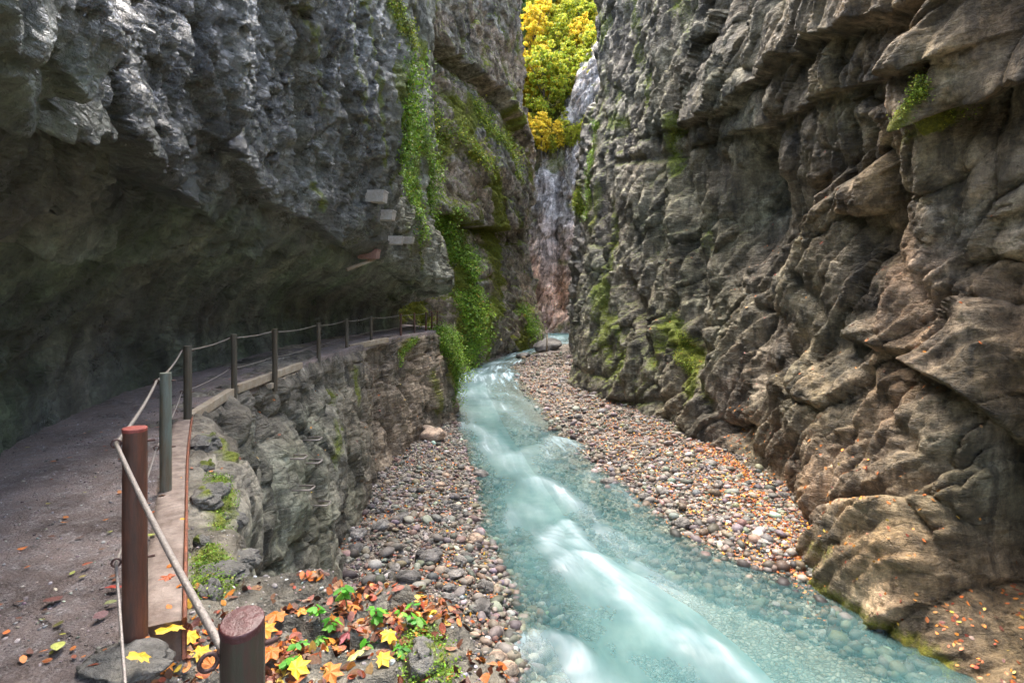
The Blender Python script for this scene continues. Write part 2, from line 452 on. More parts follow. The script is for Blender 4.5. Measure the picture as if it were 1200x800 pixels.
# ------------------------------------------------------------------ left wall above the path
def LUp(x, y, win, lo, lz, u1, u2, u3, top):
    return (x, y, [(-win + .1, -.6), (-win - .05, .25), (-win - .1, 1.1), (-win * .8, lz * .68), (-win * .35 + lo * .4, lz * .9), (lo, lz + .25), (lo + u1 * .6, lz + 1.5), (lo + u1, lz + 3), (lo + u2, lz + 6), (lo + u3, top), (lo + u3 - 5, top + 2), (-22, top + 3)])
lu = Sheet([
    LUp(-1.9, -7, 1.9, -.3, 2.7, .3, .5, .5, 12), LUp(-1.6, -3, 1.9, -.3, 2.7, .3, .5, .5, 12), LUp(-1.3, 0, 1.9, -.3, 2.7, .3, .5, .5, 12), LUp(-1.8, 2.83, 1.9, -.45, 2.6, .3, .4, .3, 12),
    LUp(-2.93, 5, 1.75, -.4, 2.65, .25, .4, .3, 12), LUp(-4.37, 8.05, 1.7, -.2, 2.75, .5, .8, .8, 13), LUp(-5.3, 11.7, 1.8, 0, 3.0, .6, 1.1, 1.2, 14),
    LUp(-5.6, 15, 1.9, .1, 3.0, .7, 1.2, 1.3, 16), LUp(-5.9, 19, 2.0, .3, 2.9, .8, 1.3, 1.4, 18), LUp(-6.1, 23, 2.0, .7, 2.8, .8, 1.1, 1.2, 20),
    LUp(-6.1, 27, 2.0, .6, 2.8, .3, -.1, -.6, 22), LUp(-5.5, 31, 2.0, .7, 2.6, .1, -.6, -1.0, 24), LUp(-5.0, 34.5, 2.0, 1.3, 2.2, -.4, -1.2, -1.3, 26),
    LUp(-5.4, 37.5, 1.8, .9, 2.2, -.3, -.9, -1.4, 27), LUp(-8, 41, 1.6, .4, 2.4, 0, -.2, -.4, 28), LUp(-13, 43, 1.6, .2, 2.6, 0, 0, 0, 28), LUp(-20, 43, 1.6, .2, 2.6, 0, 0, 0, 28)],
    1, int(900 * Q), int(760 * Q))
print('lu', time.time() - T0)
lu.rockify((.35, .15, .10, .05, .2), cell=(2.1, .62), tilt=(-25, 0, 15), aniso=(1, .8, 1.2), seed=1, ridge=.22, fine=.07)
z_ = lu.P[:, 2]; Y_ = lu.P[:, 1]
lipz = np.interp(Y_, [0, 5, 12, 20, 27, 34], [2.7, 2.8, 3.2, 3.2, 3.0, 2.5])
up = sstep(-.1, .5, z_ - lipz + .5 * fbm(lu.P.astype(np.float32) * .8, 3))
# vertical dripping flutes on the upper face
pf = lu.P.astype(np.float32) * np.array([2.2, 2.2, .35], np.float32)
lu.D += up * (.17 * fbm(pf, 5, .6, ridged=True) + .07 * fbm(pf * 3.1, 4, .6))
lu.D += up * .05 * fbm(lu.P.astype(np.float32) * np.array([7, 7, 3.5], np.float32), 4, .65)
lu.D *= .75 + .25 * up; lu.D += (1 - up) * (.10 * fbm(rot(lu.P.astype(np.float32), 20, 0, 0) * np.array([2.2, 1.0, 2.6], np.float32), 5, .6, ridged=True) + .035 * fbm(lu.P.astype(np.float32) * 6, 3, .6))
lu.D *= np.where(z_ < 2.2, .65 + .35 * sstep(.2, 2.2, z_), 1)
lu.blob(236, 70, .35, .55, 1.1); lu.groove([(200, 40), (212, 130), (216, 215)], -.25, .18); lu.groove([(262, 20), (262, 110), (250, 180)], -.2, .14)
lu.overhang([(0, 128), (60, 150), (130, 172), (180, 215), (215, 236)], .22, .25, .9, .8, .05)
lu.overhang([(235, 170), (290, 225), (340, 250), (400, 290)], .2, .2, .8, .7, .06)
lu.overhang([(0, 285), (110, 300), (240, 290), (330, 300)], .10, .16, .5, .5, .05)
lu.groove([(330, 0), (345, 100), (352, 200)], -.35, .22); lu.groove([(395, 30), (405, 120), (412, 200)], -.4, .25)
lu.blob(370, 230, .3, .8, .5); lu.groove([(400, 290), (460, 330), (500, 352)], -.4, .5)
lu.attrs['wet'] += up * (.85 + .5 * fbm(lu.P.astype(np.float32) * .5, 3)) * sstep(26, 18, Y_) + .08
lu.attrs['wet'] += .25 * sstep(2.6, 1.5, z_) + (1 - up) * (.28 + .9 * fbm(lu.P.astype(np.float32) * .7 + 3, 4))  # painted shade: wet mask also darkens the overhang underside and path recess
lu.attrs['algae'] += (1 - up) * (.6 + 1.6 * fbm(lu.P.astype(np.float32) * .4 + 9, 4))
for L_, a, w in (([(425, 0), (436, 60), (442, 120), (448, 190)], 1.0, .20), ([(355, 30), (366, 90), (372, 130)], .8, .12), ([(408, 0), (414, 70), (425, 150)], .75, .16), ([(360, 215), (364, 240)], .9, .14), ([(338, 0), (352, 40)], .7, .12),
                 ([(462, 95), (478, 130), (484, 180), (480, 235)], 1.3, .75), ([(470, 120), (495, 180), (505, 235)], 1.2, .55), ([(455, 10), (485, 40), (500, 80)], .9, .5), ([(470, 270), (480, 330)], .6, .4)):
    lu.paint(L_, a, w)
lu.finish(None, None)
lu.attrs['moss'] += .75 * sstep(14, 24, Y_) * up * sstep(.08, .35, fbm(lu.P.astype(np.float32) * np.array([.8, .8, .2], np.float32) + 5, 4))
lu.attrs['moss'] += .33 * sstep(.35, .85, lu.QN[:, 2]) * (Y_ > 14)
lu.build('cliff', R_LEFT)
print('lu done', time.time() - T0)

# ------------------------------------------------------------------ left wall below the path, with the ledge
def LCp(x, y, o1, o2, zt=-.12, inn=2.6):
    return (x, y, [(o1 - .2, -8.5), (o1, -6.2), (o1 * .8, -4.9), (o2, -3.4), (o2 * .6, -1.9), (.0, -.9), (-.06, zt - .28), (-.22, zt - .04), (-.5, zt), (-1.2, zt - .03), (-inn, zt - .05)])
lc = Sheet([
    LCp(1.0, -7, .6, .4), LCp(.75, -2, .6, .4), LCp(.65, .8, .3, .2, -.12), LCp(.35, 2.1, .2, .1, -.12), LCp(.06, 3.2, .1, .0, -.14), LCp(-.36, 3.85, .0, 0, -.16, 2.2), LCp(-.95, 4.12, -.1, -.1, -.18, 1.6), LCp(-1.42, 4.35, -.3, -.2, -.16, 1.5),
    LCp(-2.15, 5.1, -.5, -.3, -.15, 1.6), LCp(-3.15, 7.1, -.5, -.3, -.14, 1.8), LCp(-4.25, 8.7, .1, .0, -.08, 2), LCp(-5.0, 11.2, .9, .6, -.06), LCp(-5.22, 14, 1.1, .8, -.05), LCp(-5.4, 18, .8, .6, -.05),
    LCp(-5.55, 22.6, .4, .3, -.05), LCp(-5.15, 27, .25, .2, -.05), LCp(-4.5, 30, .2, .2), LCp(-4.0, 32.5, .1, .2), LCp(-3.5, 34.5, -.1, .1), LCp(-3.55, 37, -.1, 0), LCp(-5.0, 40, 0, 0), LCp(-8.5, 43.5, 0, 0), LCp(-14, 45, 0, 0)],
    1, int(950 * Q), int(520 * Q))
z_ = lc.P[:, 2]; Y_ = lc.P[:, 1]
lc.rockify((.35, .20, .10, .05, .3), cell=(1.9, .6), tilt=(10, 12, 0), aniso=(1, 1, .75), seed=3, ridge=.2, fine=.05)
fade = sstep(.9, .1, -(z_ + .3)) * (z_ > -1.2)
n2, e2_, r2_ = facets(lc.P.astype(np.float32) * np.array([3.4, 3.0, 3.6], np.float32) + 3)
lc.D *= 1 - .6 * sstep(-.5, -.15, z_); lc.D *= .4 + .6 * sstep(4.5, 9, Y_)
lc.D += sstep(-.8, -.2, z_) * np.where(Y_ < 9.5, .09, .03) * (n2 - .4 * np.exp(-e2_ / .1))
lc.groove([(452, 500), (455, 545), (440, 600)], -.35, .3); lc.groove([(300, 470), (312, 560), (330, 650)], -.3, .25); lc.groove([(395, 470), (398, 540), (400, 600)], -.25, .2)
lc.groove([(500, 430), (505, 480)], -.35, .4)
lc.overhang([(450, 545), (490, 520), (530, 498)], .15, .5, 1.2, .8, .15)
for L_, a, w in (([(528, 385), (530, 410), (533, 440)], 1.3, .8), ([(515, 380), (522, 400)], 1.2, .5), ([(485, 395), (474, 412)], .9, .45), ([(393, 460), (396, 490), (400, 510)], .9, .28), ([(412, 435), (418, 470)], .8, .28), ([(388, 500), (384, 540)], .7, .25),
                 ([(258, 560), (262, 590), (268, 610)], 1.0, .16), ([(240, 640), (248, 660), (236, 690)], 1.1, .13), ([(255, 520), (270, 540)], .9, .14), ([(296, 640), (304, 660)], .6, .12), ([(508, 440), (512, 480)], .7, .5), ([(490, 735), (500, 775)], 1.0, .12)):
    lc.paint(L_, a, w)
lc.attrs['algae'] += sstep(26, 12, Y_) * (.3 + .9 * fbm(lc.P.astype(np.float32) * .5 + 4, 4)) * sstep(-.3, -1.2, z_)
lc.attrs['warm'] += .0 + .35 * sstep(14, 26, Y_)
lc.attrs['wet'] += .2
lc.finish(None, None)
lc.attrs['moss'] += .12 * sstep(.3, .8, lc.QN[:, 2]) * (z_ < -.4)
lc.build('cliff', R_LOW)
print('lc done', time.time() - T0)

# ------------------------------------------------------------------ right wall
def RWp(x, y, k, top, dz=0.0, lean=0.0):
    """k: 0 = near sloping face under a bulge, 1 = upright far face"""
    near = [(.3, -8.5), (.0, -5.6), (-.25, -4.4), (-.75, -2.8), (-1.5, -.8), (-2.2, 1.2), (-2.5, 2.8), (-2.2, 4.2), (-1.4, 5.6), (-.7, 7.5), (-.8, 10), (-1.3, top), (-6, top + 2), (-20, top + 3)]
    far = [(.3, -8.5), (.1, -5.2), (0, -3.5), (-.1, -1.5), (-.3, 1), (-.6, 3.5), (-.9, 6.5), (-1.1, 9.5), (-1.3, 12.5), (-1.5, 16), (-1.8, 20), (-2.3, top), (-7, top + 2), (-20, top + 3)]
    return (x, y, [(a[0] * (1 - k) + b[0] * k + lean * (a[1] > 0), a[1] * (1 - k) + b[1] * k + dz * (1 - k) * (a[1] > 1)) for a, b in zip(near, far)])
rw = Sheet([RWp(11.5, -8, 0, 13), RWp(11.2, 0, 0, 13), RWp(10.8, 6, 0, 13), RWp(10.4, 9.5, 0, 13), RWp(9.7, 11.7, 0, 13), RWp(8.8, 13.3, 0, 13), RWp(8.5, 16, 0, 14, .3), RWp(9.0, 20, .1, 16, .6), RWp(9.6, 24, .25, 18, .8),
            RWp(9.4, 28, .45, 21), RWp(8.3, 32, .7, 24), RWp(6.9, 36, .9, 27), RWp(5.6, 39.5, 1, 30), RWp(4.75, 42.5, 1, 31), RWp(4.7, 45, 1, 32), RWp(6.5, 48, 1, 32), RWp(12, 50, 1, 32), RWp(20, 50, 1, 32)],
           -1, int(1000 * Q), int(820 * Q))
rw.rockify((1.1, .38, .13, .22, .8), cell=(3.1, 1.05), tilt=(-40, 0, 12), aniso=(1, 1.3, .42), seed=5, ridge=.20, fine=.09, bed=1, bs=.75)
rw.D *= 1 - .45 * sstep(26, 40, rw.P[:, 1]); rw.D -= .45 * sstep(34, 42, rw.P[:, 1])
z_ = rw.P[:, 2]; Y_ = rw.P[:, 1]
gp = rw.P.astype(np.float32) * np.array([1.0, 1.0, .28], np.float32)
rw.D += .6 * sstep(24, 34, Y_) * fbm(gp * .9, 4, .55, ridged=True)
rw.overhang([(1075, -5), (1020, 15), (980, 32), (940, 58), (895, 92), (850, 128), (805, 148)], .42, .6, 1.8, 1.5, .16, .6)
rw.overhang([(1060, 82), (1000, 105), (930, 132), (860, 158)], .2, .45, 1.0, 1.0, .12, .4)
rw.overhang([(1200, 95), (1150, 120), (1095, 135)], .5, .8, .8, .9, .1)
rw.blob(1125, 150, -.9, 1.1, .6); rw.blob(1080, 140, .55, .35, .7); rw.blob(985, 135, .25, .9, .5)
rw.blob(885, 235, -1.6, 1.9, 2.4); rw.blob(905, 160, -.4, 1.2, .8)
rw.overhang([(850, 325), (900, 300), (950, 250), (985, 205)], -.35, -.35, .8, .8, .15)
rw.overhang([(1068, 425), (1110, 452), (1150, 475), (1180, 500)], .35, .55, .8, .7, .07)
rw.overhang([(1000, 400), (1060, 410), (1110, 380)], .2, .3, .6, .6, .08)
rw.blob(1188, 650, -3.2, 1.0, 1.5); rw.blob(1196, 560, -1.8, .55, 1.4); rw.groove([(1186, 330), (1188, 430), (1182, 540)], -.55, .30)
rw.groove([(800, 170), (806, 250), (815, 335)], -.7, .55); rw.groove([(842, 190), (822, 300), (812, 410)], -.55, .45)
rw.groove([(740, 330), (752, 380), (765, 420)], -.6, .5); rw.groove([(706, 190), (708, 260), (700, 330)], -.5, .45); rw.groove([(770, 150), (778, 230), (775, 300)], -.35, .4)
rw.groove([(812, 400), (850, 480), (900, 550), (950, 640)], -.35, .5); rw.groove([(720, 190), (770, 185), (800, 175)], -.35, .25)
rw.groove([(1010, 250), (1060, 300), (1100, 380)], -.25, .25); rw.groove([(960, 330), (1000, 420), (1060, 520)], -.22, .25)
rw.blob(780, 60, .5, 1.5, 2.2); rw.blob(1050, 320, .4, 1.2, .8); rw.blob(950, 480, .35, 1.5, 1.0); rw.blob(1050, 600, .25, .9, .6)
for L_, a, w in (([(785, 380), (805, 420), (812, 450)], 1.1, .7), ([(795, 140), (785, 175), (790, 200)], .8, .5), ([(687, 150), (684, 190), (688, 250)], 1.1, .45), ([(1085, 100), (1078, 130), (1085, 150)], 1.0, .22), ([(1090, 145), (1045, 172)], .6, .22),
                 ([(710, 140), (735, 145)], .75, .5), ([(720, 240), (715, 300), (712, 350)], .55, .5), ([(880, 600), (950, 660), (1060, 740), (1120, 775)], .75, .28), ([(700, 400), (720, 440)], .4, .8), ([(830, 430), (850, 470)], .5, .5), ([(975, 645), (1000, 655)], .5, .3)):
    rw.paint(L_, a, w)
rw.attrs['warm'] += sstep(30, 14, Y_) * (.5 + .8 * fbm(rw.P.astype(np.float32) * .3 + 2, 3)) + .15 
rw.attrs['wet'] += .12 + .3 * sstep(32, 40, Y_)
rw.attrs['algae'] += .3 + .7 * fbm(rw.P.astype(np.float32) * .25 + 8, 3)
rw.finish(None, None)
rw.attrs['moss'] += .7 * sstep(26, 36, Y_) * sstep(.08, .35, fbm(rw.P.astype(np.float32) * np.array([.4, .4, .2], np.float32) + 5, 4))
rw.attrs['moss'] += (.12 + .45 * sstep(26, 38, Y_)) * sstep(.05, .6, rw.QN[:, 2])
rw.build('cliff', R_RIGHT)
print('rw done', time.time() - T0)

# ------------------------------------------------------------------ far buttresses
def Bp(x, y, top, o=(0, -.3, -1.2, -1.6, -1.2, -1.9, -2.7, -2.0)):
    zs = (-4, 0, 5, 9, 16, 23, 30, 39)
    return (x, y, [(.3, -8)] + [(a, z * (top - 4) / 42 if z > 0 else z) for a, z in zip(o, zs)] + [(-3, top), (-10, top + 2), (-25, top + 3)])
fb = Sheet([Bp(-22, 45, 30), Bp(-14, 46.5, 32), Bp(-9, 48, 34), Bp(-5.4, 51, 36), Bp(-3.3, 56, 38), Bp(-1, 63, 42), Bp(2, 70, 46), Bp(4.1, 75, 48), Bp(4.4, 78, 48), Bp(2, 84, 48), Bp(-4, 90, 48), Bp(-12, 94, 48)],
           1, int(720 * Q), int(620 * Q))
fb.rockify((1.3, .75, .30, .40, .9), cell=(4.5, 1.6), tilt=(35, -30, 0), aniso=(.6, .6, 1.35), seed=8, ridge=.7, fine=.14)
fb.D *= .85; fb.D -= 1.0 * sstep(66, 74, fb.P[:, 1])
fb.overhang([(480, 30), (510, 60), (549, 82), (587, 117), (609, 146)], 1.0, 1.8, 3.5, 2.5, .2, .9)
fb.overhang([(505, 245), (544, 262), (580, 268), (612, 268)], .8, 2.0, 3, 2.2, .2, .7)
fb.groove([(508, 90), (515, 150), (512, 220)], -1.0, .9); fb.groove([(600, 280), (606, 340), (604, 390)], -.9, .8); fb.groove([(560, 330), (563, 390)], -.7, .7)
fb.blob(577, 352, -3.0, .85, 1.0); fb.blob(606, 340, -1.2, .8, 2.5); fb.blob(545, 330, 1.2, 1.2, 3.5)
for L_, a, w in (([(524, 265), (538, 300), (548, 340), (560, 385)], 1.4, 1.5), ([(540, 340), (545, 390), (550, 410)], 1.2, 1.3), ([(620, 365), (628, 385)], 1.2, 1.2), ([(560, 130), (590, 165), (615, 205)], .8, 1.0), ([(505, 110), (520, 160)], .9, .7), ([(590, 75), (608, 110)], .6, .7), ([(575, 15), (600, 60)], .4, .6), ([(520, 160), (560, 195), (590, 225)], .45, .8), ([(530, 60), (600, 150)], .45, .35), ([(610, 0), (614, 60)], .7, 1.0)):
    fb.paint(L_, a, w)
fb.finish(None, None)
fb.attrs['moss'] += .75 * sstep(.05, .3, fbm(fb.P.astype(np.float32) * np.array([.25, .25, .12], np.float32) + 5, 4))
fb.attrs['moss'] += .75 * sstep(.02, .5, fb.QN[:, 2]) + .08
fb.attrs['warm'] += .25 * (fbm(fb.P.astype(np.float32) * .15, 3) > .05)
fb.build('cliff', R_FAR)

def Dp(x, y, top, o=(0, -.2, -.4, -.8, -1.3)):
    zs = (-3.5, 2, 8, 15, 22)
    return (x, y, [(.3, -8)] + [(a, z if z < 0 else z * top / 24) for a, z in zip(o, zs)] + [(-3.5, top + 2), (-9, top + 6), (-25, top + 14)])
db = Sheet([Dp(20, 52, 26), Dp(12, 54, 25), Dp(8.6, 58, 23), Dp(6.6, 62, 22), Dp(6.4, 64, 22), Dp(8, 69, 23), Dp(14, 75, 26), Dp(24, 78, 30)], -1, int(320 * Q), int(420 * Q))
db.rockify((.5, .4, .35, .2), cell=(4, 1.4), tilt=(0, -50, 0), aniso=(.7, .7, 1.2), seed=12, ridge=.6, fine=.12)
for L_, a, w in (([(672, 225), (668, 245)], 1.1, 1.0), ([(690, 110), (680, 140)], .6, .8)): db.paint(L_, a, w)
db.attrs['wet'] += .5
db.finish(None, None); db.attrs['moss'] += .3 * sstep(.3, .8, db.QN[:, 2]); db.build('cliff', R_FAR)

def Cp(x, y, top): return (x, y, [(1.5, -8), (1.2, -3), (.5, 0), (0, 6), (-.8, 12), (-1.4, 18), (-3, top - 5), (-6, top), (-12, top + 4), (-30, top + 14)])
pb = Sheet([Cp(-20, 92, 34), Cp(-6, 94, 30), Cp(2, 96, 27), Cp(4.5, 96.5, 27.5), Cp(7, 96, 31), Cp(9.5, 95.5, 36), Cp(13, 95, 44), Cp(30, 90, 56)], 1, int(420 * Q), int(460 * Q))
pb.rockify((1.0, .6, .4, .3), cell=(5, 1.6), tilt=(0, 62, 0), aniso=(.6, .8, 1.3), seed=15, ridge=.8, fine=.15)
pb.groove([(641, 190), (636, 260), (630, 340)], .8, 1.2); pb.groove([(656, 200), (652, 300), (655, 360)], -1.6, 1.1)
for L_, a, w in (([(615, 165), (625, 200)], .7, 2.0), ([(618, 240), (625, 260)], .4, 1)): pb.paint(L_, a, w)
pb.attrs['moss'] += .6 * sstep(.1, .35, fbm(pb.P.astype(np.float32) * .2 + 5, 3))
pb.attrs['warm'] += np.exp(-((pb.P[:, 2] - 3) / 7) ** 2) * .8
pb.finish(None, None); pb.attrs['moss'] += .35 * sstep(.4, .9, pb.QN[:, 2]); pb.build('cliff', R_PALE)
print('cliffs done', time.time() - T0)

# ------------------------------------------------------------------ hillside with the autumn wood
def hillz(x, y): return 22.5 + (y - 100) * 1.06 + 6 * np.sin(x * .09 + 1) + abs(x - 6) * .35
hy = np.linspace(98.5, 190, 90); hx = np.linspace(-70, 85, 120); HX, HY = np.meshgrid(hx, hy)
HV = np.stack([HX.ravel(), HY.ravel(), hillz(HX.ravel(), HY.ravel()) + 1.6 * fbm(np.stack([HX.ravel(), HY.ravel(), 0 * HX.ravel()], 1).astype(np.float32) * .15, 4)], 1)
M_FOREST = simple('forest_floor', (.20, .16, .03), .95, .5, 3, .6, c2=(.10, .13, .03), sc2=.6, bd=.2)
tag(mesh_np('hillside', HV, grid_faces(90, 120), M_FOREST), kind='structure')

# ------------------------------------------------------------------ gravel bed and river
ys = [-10.0]
while ys[-1] < 135: ys.append(ys[-1] + max(.05, .0042 * max(abs(ys[-1]), 8)) * 1.4)
ys = np.array(ys); xs = np.concatenate([np.linspace(-40, -7, 12)[:-1], np.linspace(-7, 14.5, 330), np.linspace(14.5, 60, 14)[1:]])
GX, GY = np.meshgrid(xs, ys); bz = bedz(GX.ravel(), GY.ravel())
m, nt, b = mat('gravel_bed'); n = N(nt); co = n.coord()
vc = n.voro(co, 9, 'F1', 'Color'); vd = n.voro(co, 9, 'DISTANCE_TO_EDGE')
c = n.ramp(vc, [(0, (.12, .10, .09)), (.4, (.25, .21, .18)), (.7, (.36, .32, .28)), (1, (.5, .46, .42))])
c = n.mix(.7, c, n.ramp(n.noise(co, 1.2, 4), [(.35, (.7, .62, .5)), (.65, (1.1, 1.1, 1.1))]), 'MULTIPLY')
c = n.mix(n.ramp(vd, [(0, .8), (.06, 0)]), c, (.05, .045, .04))
n.link(c, b.inputs['Base Color']); b.inputs['Roughness'].default_value = .7
n.link(n.bump(n.ramp(vd, [(0, 0), (.25, 1)]), 1, .06, None), b.inputs['Normal'])
M_BED = m
tag(mesh_np('riverbed', np.stack([GX.ravel(), GY.ravel(), bz], 1), grid_faces(len(ys), len(xs)), M_BED), kind='structure')

# foam: standing waves and the long white tails that run down from them, in river coordinates
def onwater(px, py):
    Y = 20.0
    for _ in range(60): Y = (CAMZ - zw(Y)) * F / (py - 353)
    return (px - 600) / F * Y, Y
wy = [6.0]
while wy[-1] < 130: wy.append(wy[-1] + max(.03, .0030 * wy[-1]))
wy = np.array(wy); wu = np.linspace(-.10, 1.10, 420)
WU, WY = np.meshgrid(wu, wy); WWd = WR(WY) - WL(WY); WX = WL(WY) + WU * WWd
X_, YY_ = WX.ravel(), WY.ravel()
P_ = np.stack([X_, YY_, 0 * X_], 1).astype(np.float32)
flowp = np.stack([WU.ravel() * 8, YY_ * .34, 0 * X_], 1).astype(np.float32)
flowp[:, 0] += .35 * fbm(P_ * .35, 2)
strk = fbm(flowp * np.array([1.7, 1, 1], np.float32), 5, .6)
foam = np.zeros(len(X_)); lift = np.zeros(len(X_))
# (crest polyline in photograph pixels projected on the water, strength, tail metres, softness upstream)
crests = [([(628, 562), (640, 566), (655, 576), (672, 590)], .95, 1.5, .25), ([(648, 514), (662, 517), (678, 524)], 1.0, 1.9, .3), ([(606, 534), (630, 526), (648, 517)], .6, 2.2, .35), ([(640, 640), (652, 620), (664, 614), (674, 634)], 1.05, 1.0, .2),
          ([(655, 660), (672, 650), (692, 654), (708, 672), (724, 690)], 1.15, 1.25, .2), ([(745, 664), (762, 678), (782, 690)], .65, 1.0, .25), ([(735, 700), (760, 722), (790, 738)], .55, 1.0, .3), ([(605, 752), (630, 745), (655, 752), (676, 768)], .9, 1.3, .22), ([(668, 768), (700, 785), (720, 800)], .5, 1.2, .35),
          ([(538, 497), (558, 503), (580, 520)], .8, 2.4, .4), ([(556, 520), (585, 534)], .5, 2, .45), ([(520, 478), (545, 484)], .6, 3, .5), ([(540, 441), (570, 441), (600, 438)], 1.0, 5, .8), ([(536, 462), (560, 458)], .7, 4, .8), ([(585, 425), (612, 423)], .9, 5, .9), ([(560, 432), (590, 431)], .8, 4, .8), ([(600, 414), (626, 411)], .8, 6, 1.2),
          ([(645, 402), (672, 402)], 1.0, 6, 1.5), ([(645, 394), (668, 395)], .8, 6, 1.5), ([(800, 745), (830, 755), (870, 785)], .6, 1.2, .3), ([(695, 556), (720, 570), (735, 585)], .6, 1.6, .3), ([(575, 470), (600, 480), (620, 500)], .55, 3, .5), ([(775, 628), (800, 645), (825, 668)], .4, 1.5, .35),
          ([(600, 600), (615, 592), (628, 598)], .4, 1.6, .3), ([(596, 462), (612, 468), (626, 478)], .5, 3, .6), ([(700, 620), (720, 626), (736, 640)], .55, 1.5, .28)]
for cr_, A, tail, soft in crests:
    pts = np.array([onwater(*c) for c in cr_]); best = np.zeros(len(X_)); bl = np.zeros(len(X_))
    for k in range(len(pts) - 1):
        for t in np.linspace(0, 1, 5)[:-1] if k < len(pts) - 2 else np.linspace(0, 1, 5):
            cx, cy = pts[k] * (1 - t) + pts[k + 1] * t
            du = (WU.ravel() - (cx - WL(cy)) / (WR(cy) - WL(cy))) * (WR(YY_) - WL(YY_)) - .22 * np.minimum(0, YY_ - cy) * -.15
            al = cy - YY_ + .25 * strk                     # downstream distance
            wdt = .18 + .011 * cy + .12 * np.maximum(al, 0)
            g = np.exp(-(du / wdt) ** 2) * np.where(al > 0, np.exp(-al / tail) * sstep(-.01, .25, al), 0) + np.exp(-(du / wdt) ** 2) * np.where(al <= 0, np.exp(-(al / soft) ** 2) * .0, 0)
            g = np.exp(-(du / wdt) ** 2) * sstep(-soft, soft * .8, al) * np.exp(-np.maximum(al, 0) / tail)
            best = np.maximum(best, g); bl = np.maximum(bl, np.exp(-(du / (wdt * 1.2)) ** 2 - ((al - .1) / (soft * 2.2)) ** 2))
    foam = 1 - (1 - foam) * (1 - A * .95 * best * (.55 + .8 * strk)); lift += A * bl
foam = np.clip(foam + .16 * sstep(.1, .5, strk) + .25 * sstep(38, 52, YY_) * sstep(-.1, .4, strk), 0, 1)
wz = zw(YY_) + .13 * lift + .05 * fbm(P_ * np.array([.5, .9, 1], np.float32), 3) * sstep(0, .1, np.minimum(WU.ravel(), 1 - WU.ravel())) + .012 * strk
bzw = bedz(X_, YY_)
depth = np.maximum(wz - bzw, 0)
m, nt, b = mat('river_water'); n = N(nt); co = n.coord()
fo = n.attr('foam'); op = n.attr('opac')
cc = n.ramp(n.noise(n.mapp(co, (.35, .16, 1)), 1.6, 5, .6), [(.33, (.035, .115, .125)), (.5, (.075, .185, .19)), (.70, (.17, .30, .295))])
cc = n.mix(n.math('POWER', fo, 1.25), cc, (.50, .61, .67))
n.link(cc, b.inputs['Base Color']); n.link(n.math('MULTIPLY_ADD', fo, .3, .33), b.inputs['Roughness']); b.inputs['IOR'].default_value = 1.33
bn_ = n.bump(n.noise(n.mapp(co, (1.2, .35, 1)), 2.2, 4, .5), .25, .12); n.link(bn_, b.inputs['Normal'])
tr = n.new('ShaderNodeBsdfTransparent'); tr.inputs[0].default_value = (.90, .93, .87, 1)
gl = n.new('ShaderNodeBsdfGlossy'); gl.inputs['Roughness'].default_value = .18; n.link(bn_, gl.inputs['Normal'])
fr = n.new('ShaderNodeFresnel'); fr.inputs[0].default_value = 1.33
tg_ = n.new('ShaderNodeMixShader'); n.link(fr.outputs[0], tg_.inputs[0]); n.link(tr.outputs[0], tg_.inputs[1]); n.link(gl.outputs[0], tg_.inputs[2])
mx = n.new('ShaderNodeMixShader'); n.link(op, mx.inputs[0]); n.link(tg_.outputs[0], mx.inputs[1]); n.link(b.outputs[0], mx.inputs[2])
n.link(mx.outputs[0], nt.nodes['Material Output'].inputs[0])
opac = np.clip(1 - np.exp(-depth * 1.5), 0, 1); opac = np.clip(np.maximum(opac * .97, foam * sstep(.02, .12, depth)), 0, 1)
tag(mesh_np('river', np.stack([X_, YY_, wz], 1), grid_faces(len(wy), len(wu), True), m, attrs={'foam': foam, 'opac': opac}), kind='structure')
print('water done', time.time() - T0)

# ------------------------------------------------------------------ the footpath
EP = np.array([(-1.3, -6), (-1.5, 0), (-1.72, 2.3), (-1.70, 2.9), (-2.47, 4.53), (-4.41, 8.17), (-5.08, 10.8), (-5.38, 15.3), (-5.6, 21.5), (-5.25, 27), (-4.65, 30), (-4.2, 33), (-4.1, 36), (-6, 39.8), (-10, 43.3)], float)
u_ = np.linspace(0, len(EP) - 1, 900); E_ = cr(EP, u_)
tg_e = np.gradient(E_, axis=0); tg_e /= np.linalg.norm(tg_e, axis=1)[:, None]; nE = np.stack([tg_e[:, 1], -tg_e[:, 0]], 1)
cu = np.concatenate([[0], np.cumsum(np.linalg.norm(np.diff(E_, axis=0), axis=1) / np.maximum(np.linalg.norm(E_[1:], axis=1), 2.5))])
uu = np.interp(np.linspace(0, cu[-1], 620), cu, np.arange(900)); ii = uu.astype(int).clip(0, 898); ft = (uu - ii)[:, None]
Es = E_[ii] * (1 - ft) + E_[ii + 1] * ft; Ns = nE[ii]
oo = np.concatenate([[-.03, -.04], np.linspace(-.06, -3.2, 240)]); zz = np.concatenate([[-.25, -.05], np.zeros(240)])
PX = Es[:, None, :] + Ns[:, None, :] * oo[None, :, None]
def pathz(x, y): 
    p = np.stack([x, y, 0 * x], -1).reshape(-1, 3).astype(np.float32)
    return (.035 * fbm(p * .9 + 3, 3) + .012 * fbm(p * 6, 3) + .006 * fbm(p * 30, 2)).reshape(np.shape(x))
PZ = pathz(PX[..., 0], PX[..., 1]) + zz[None, :] - .015
m, nt, b = mat('path_grit'); n = N(nt); co = n.coord()
f1 = n.noise(co, 1.3, 6, .6); g1 = n.voro(co, 55, 'F1', 'Color'); g2 = n.voro(co, 55); g3 = n.noise(co, 120, 4, .8)
c = n.ramp(f1, [(.38, (.105, .078, .068)), (.62, (.30, .235, .21))])
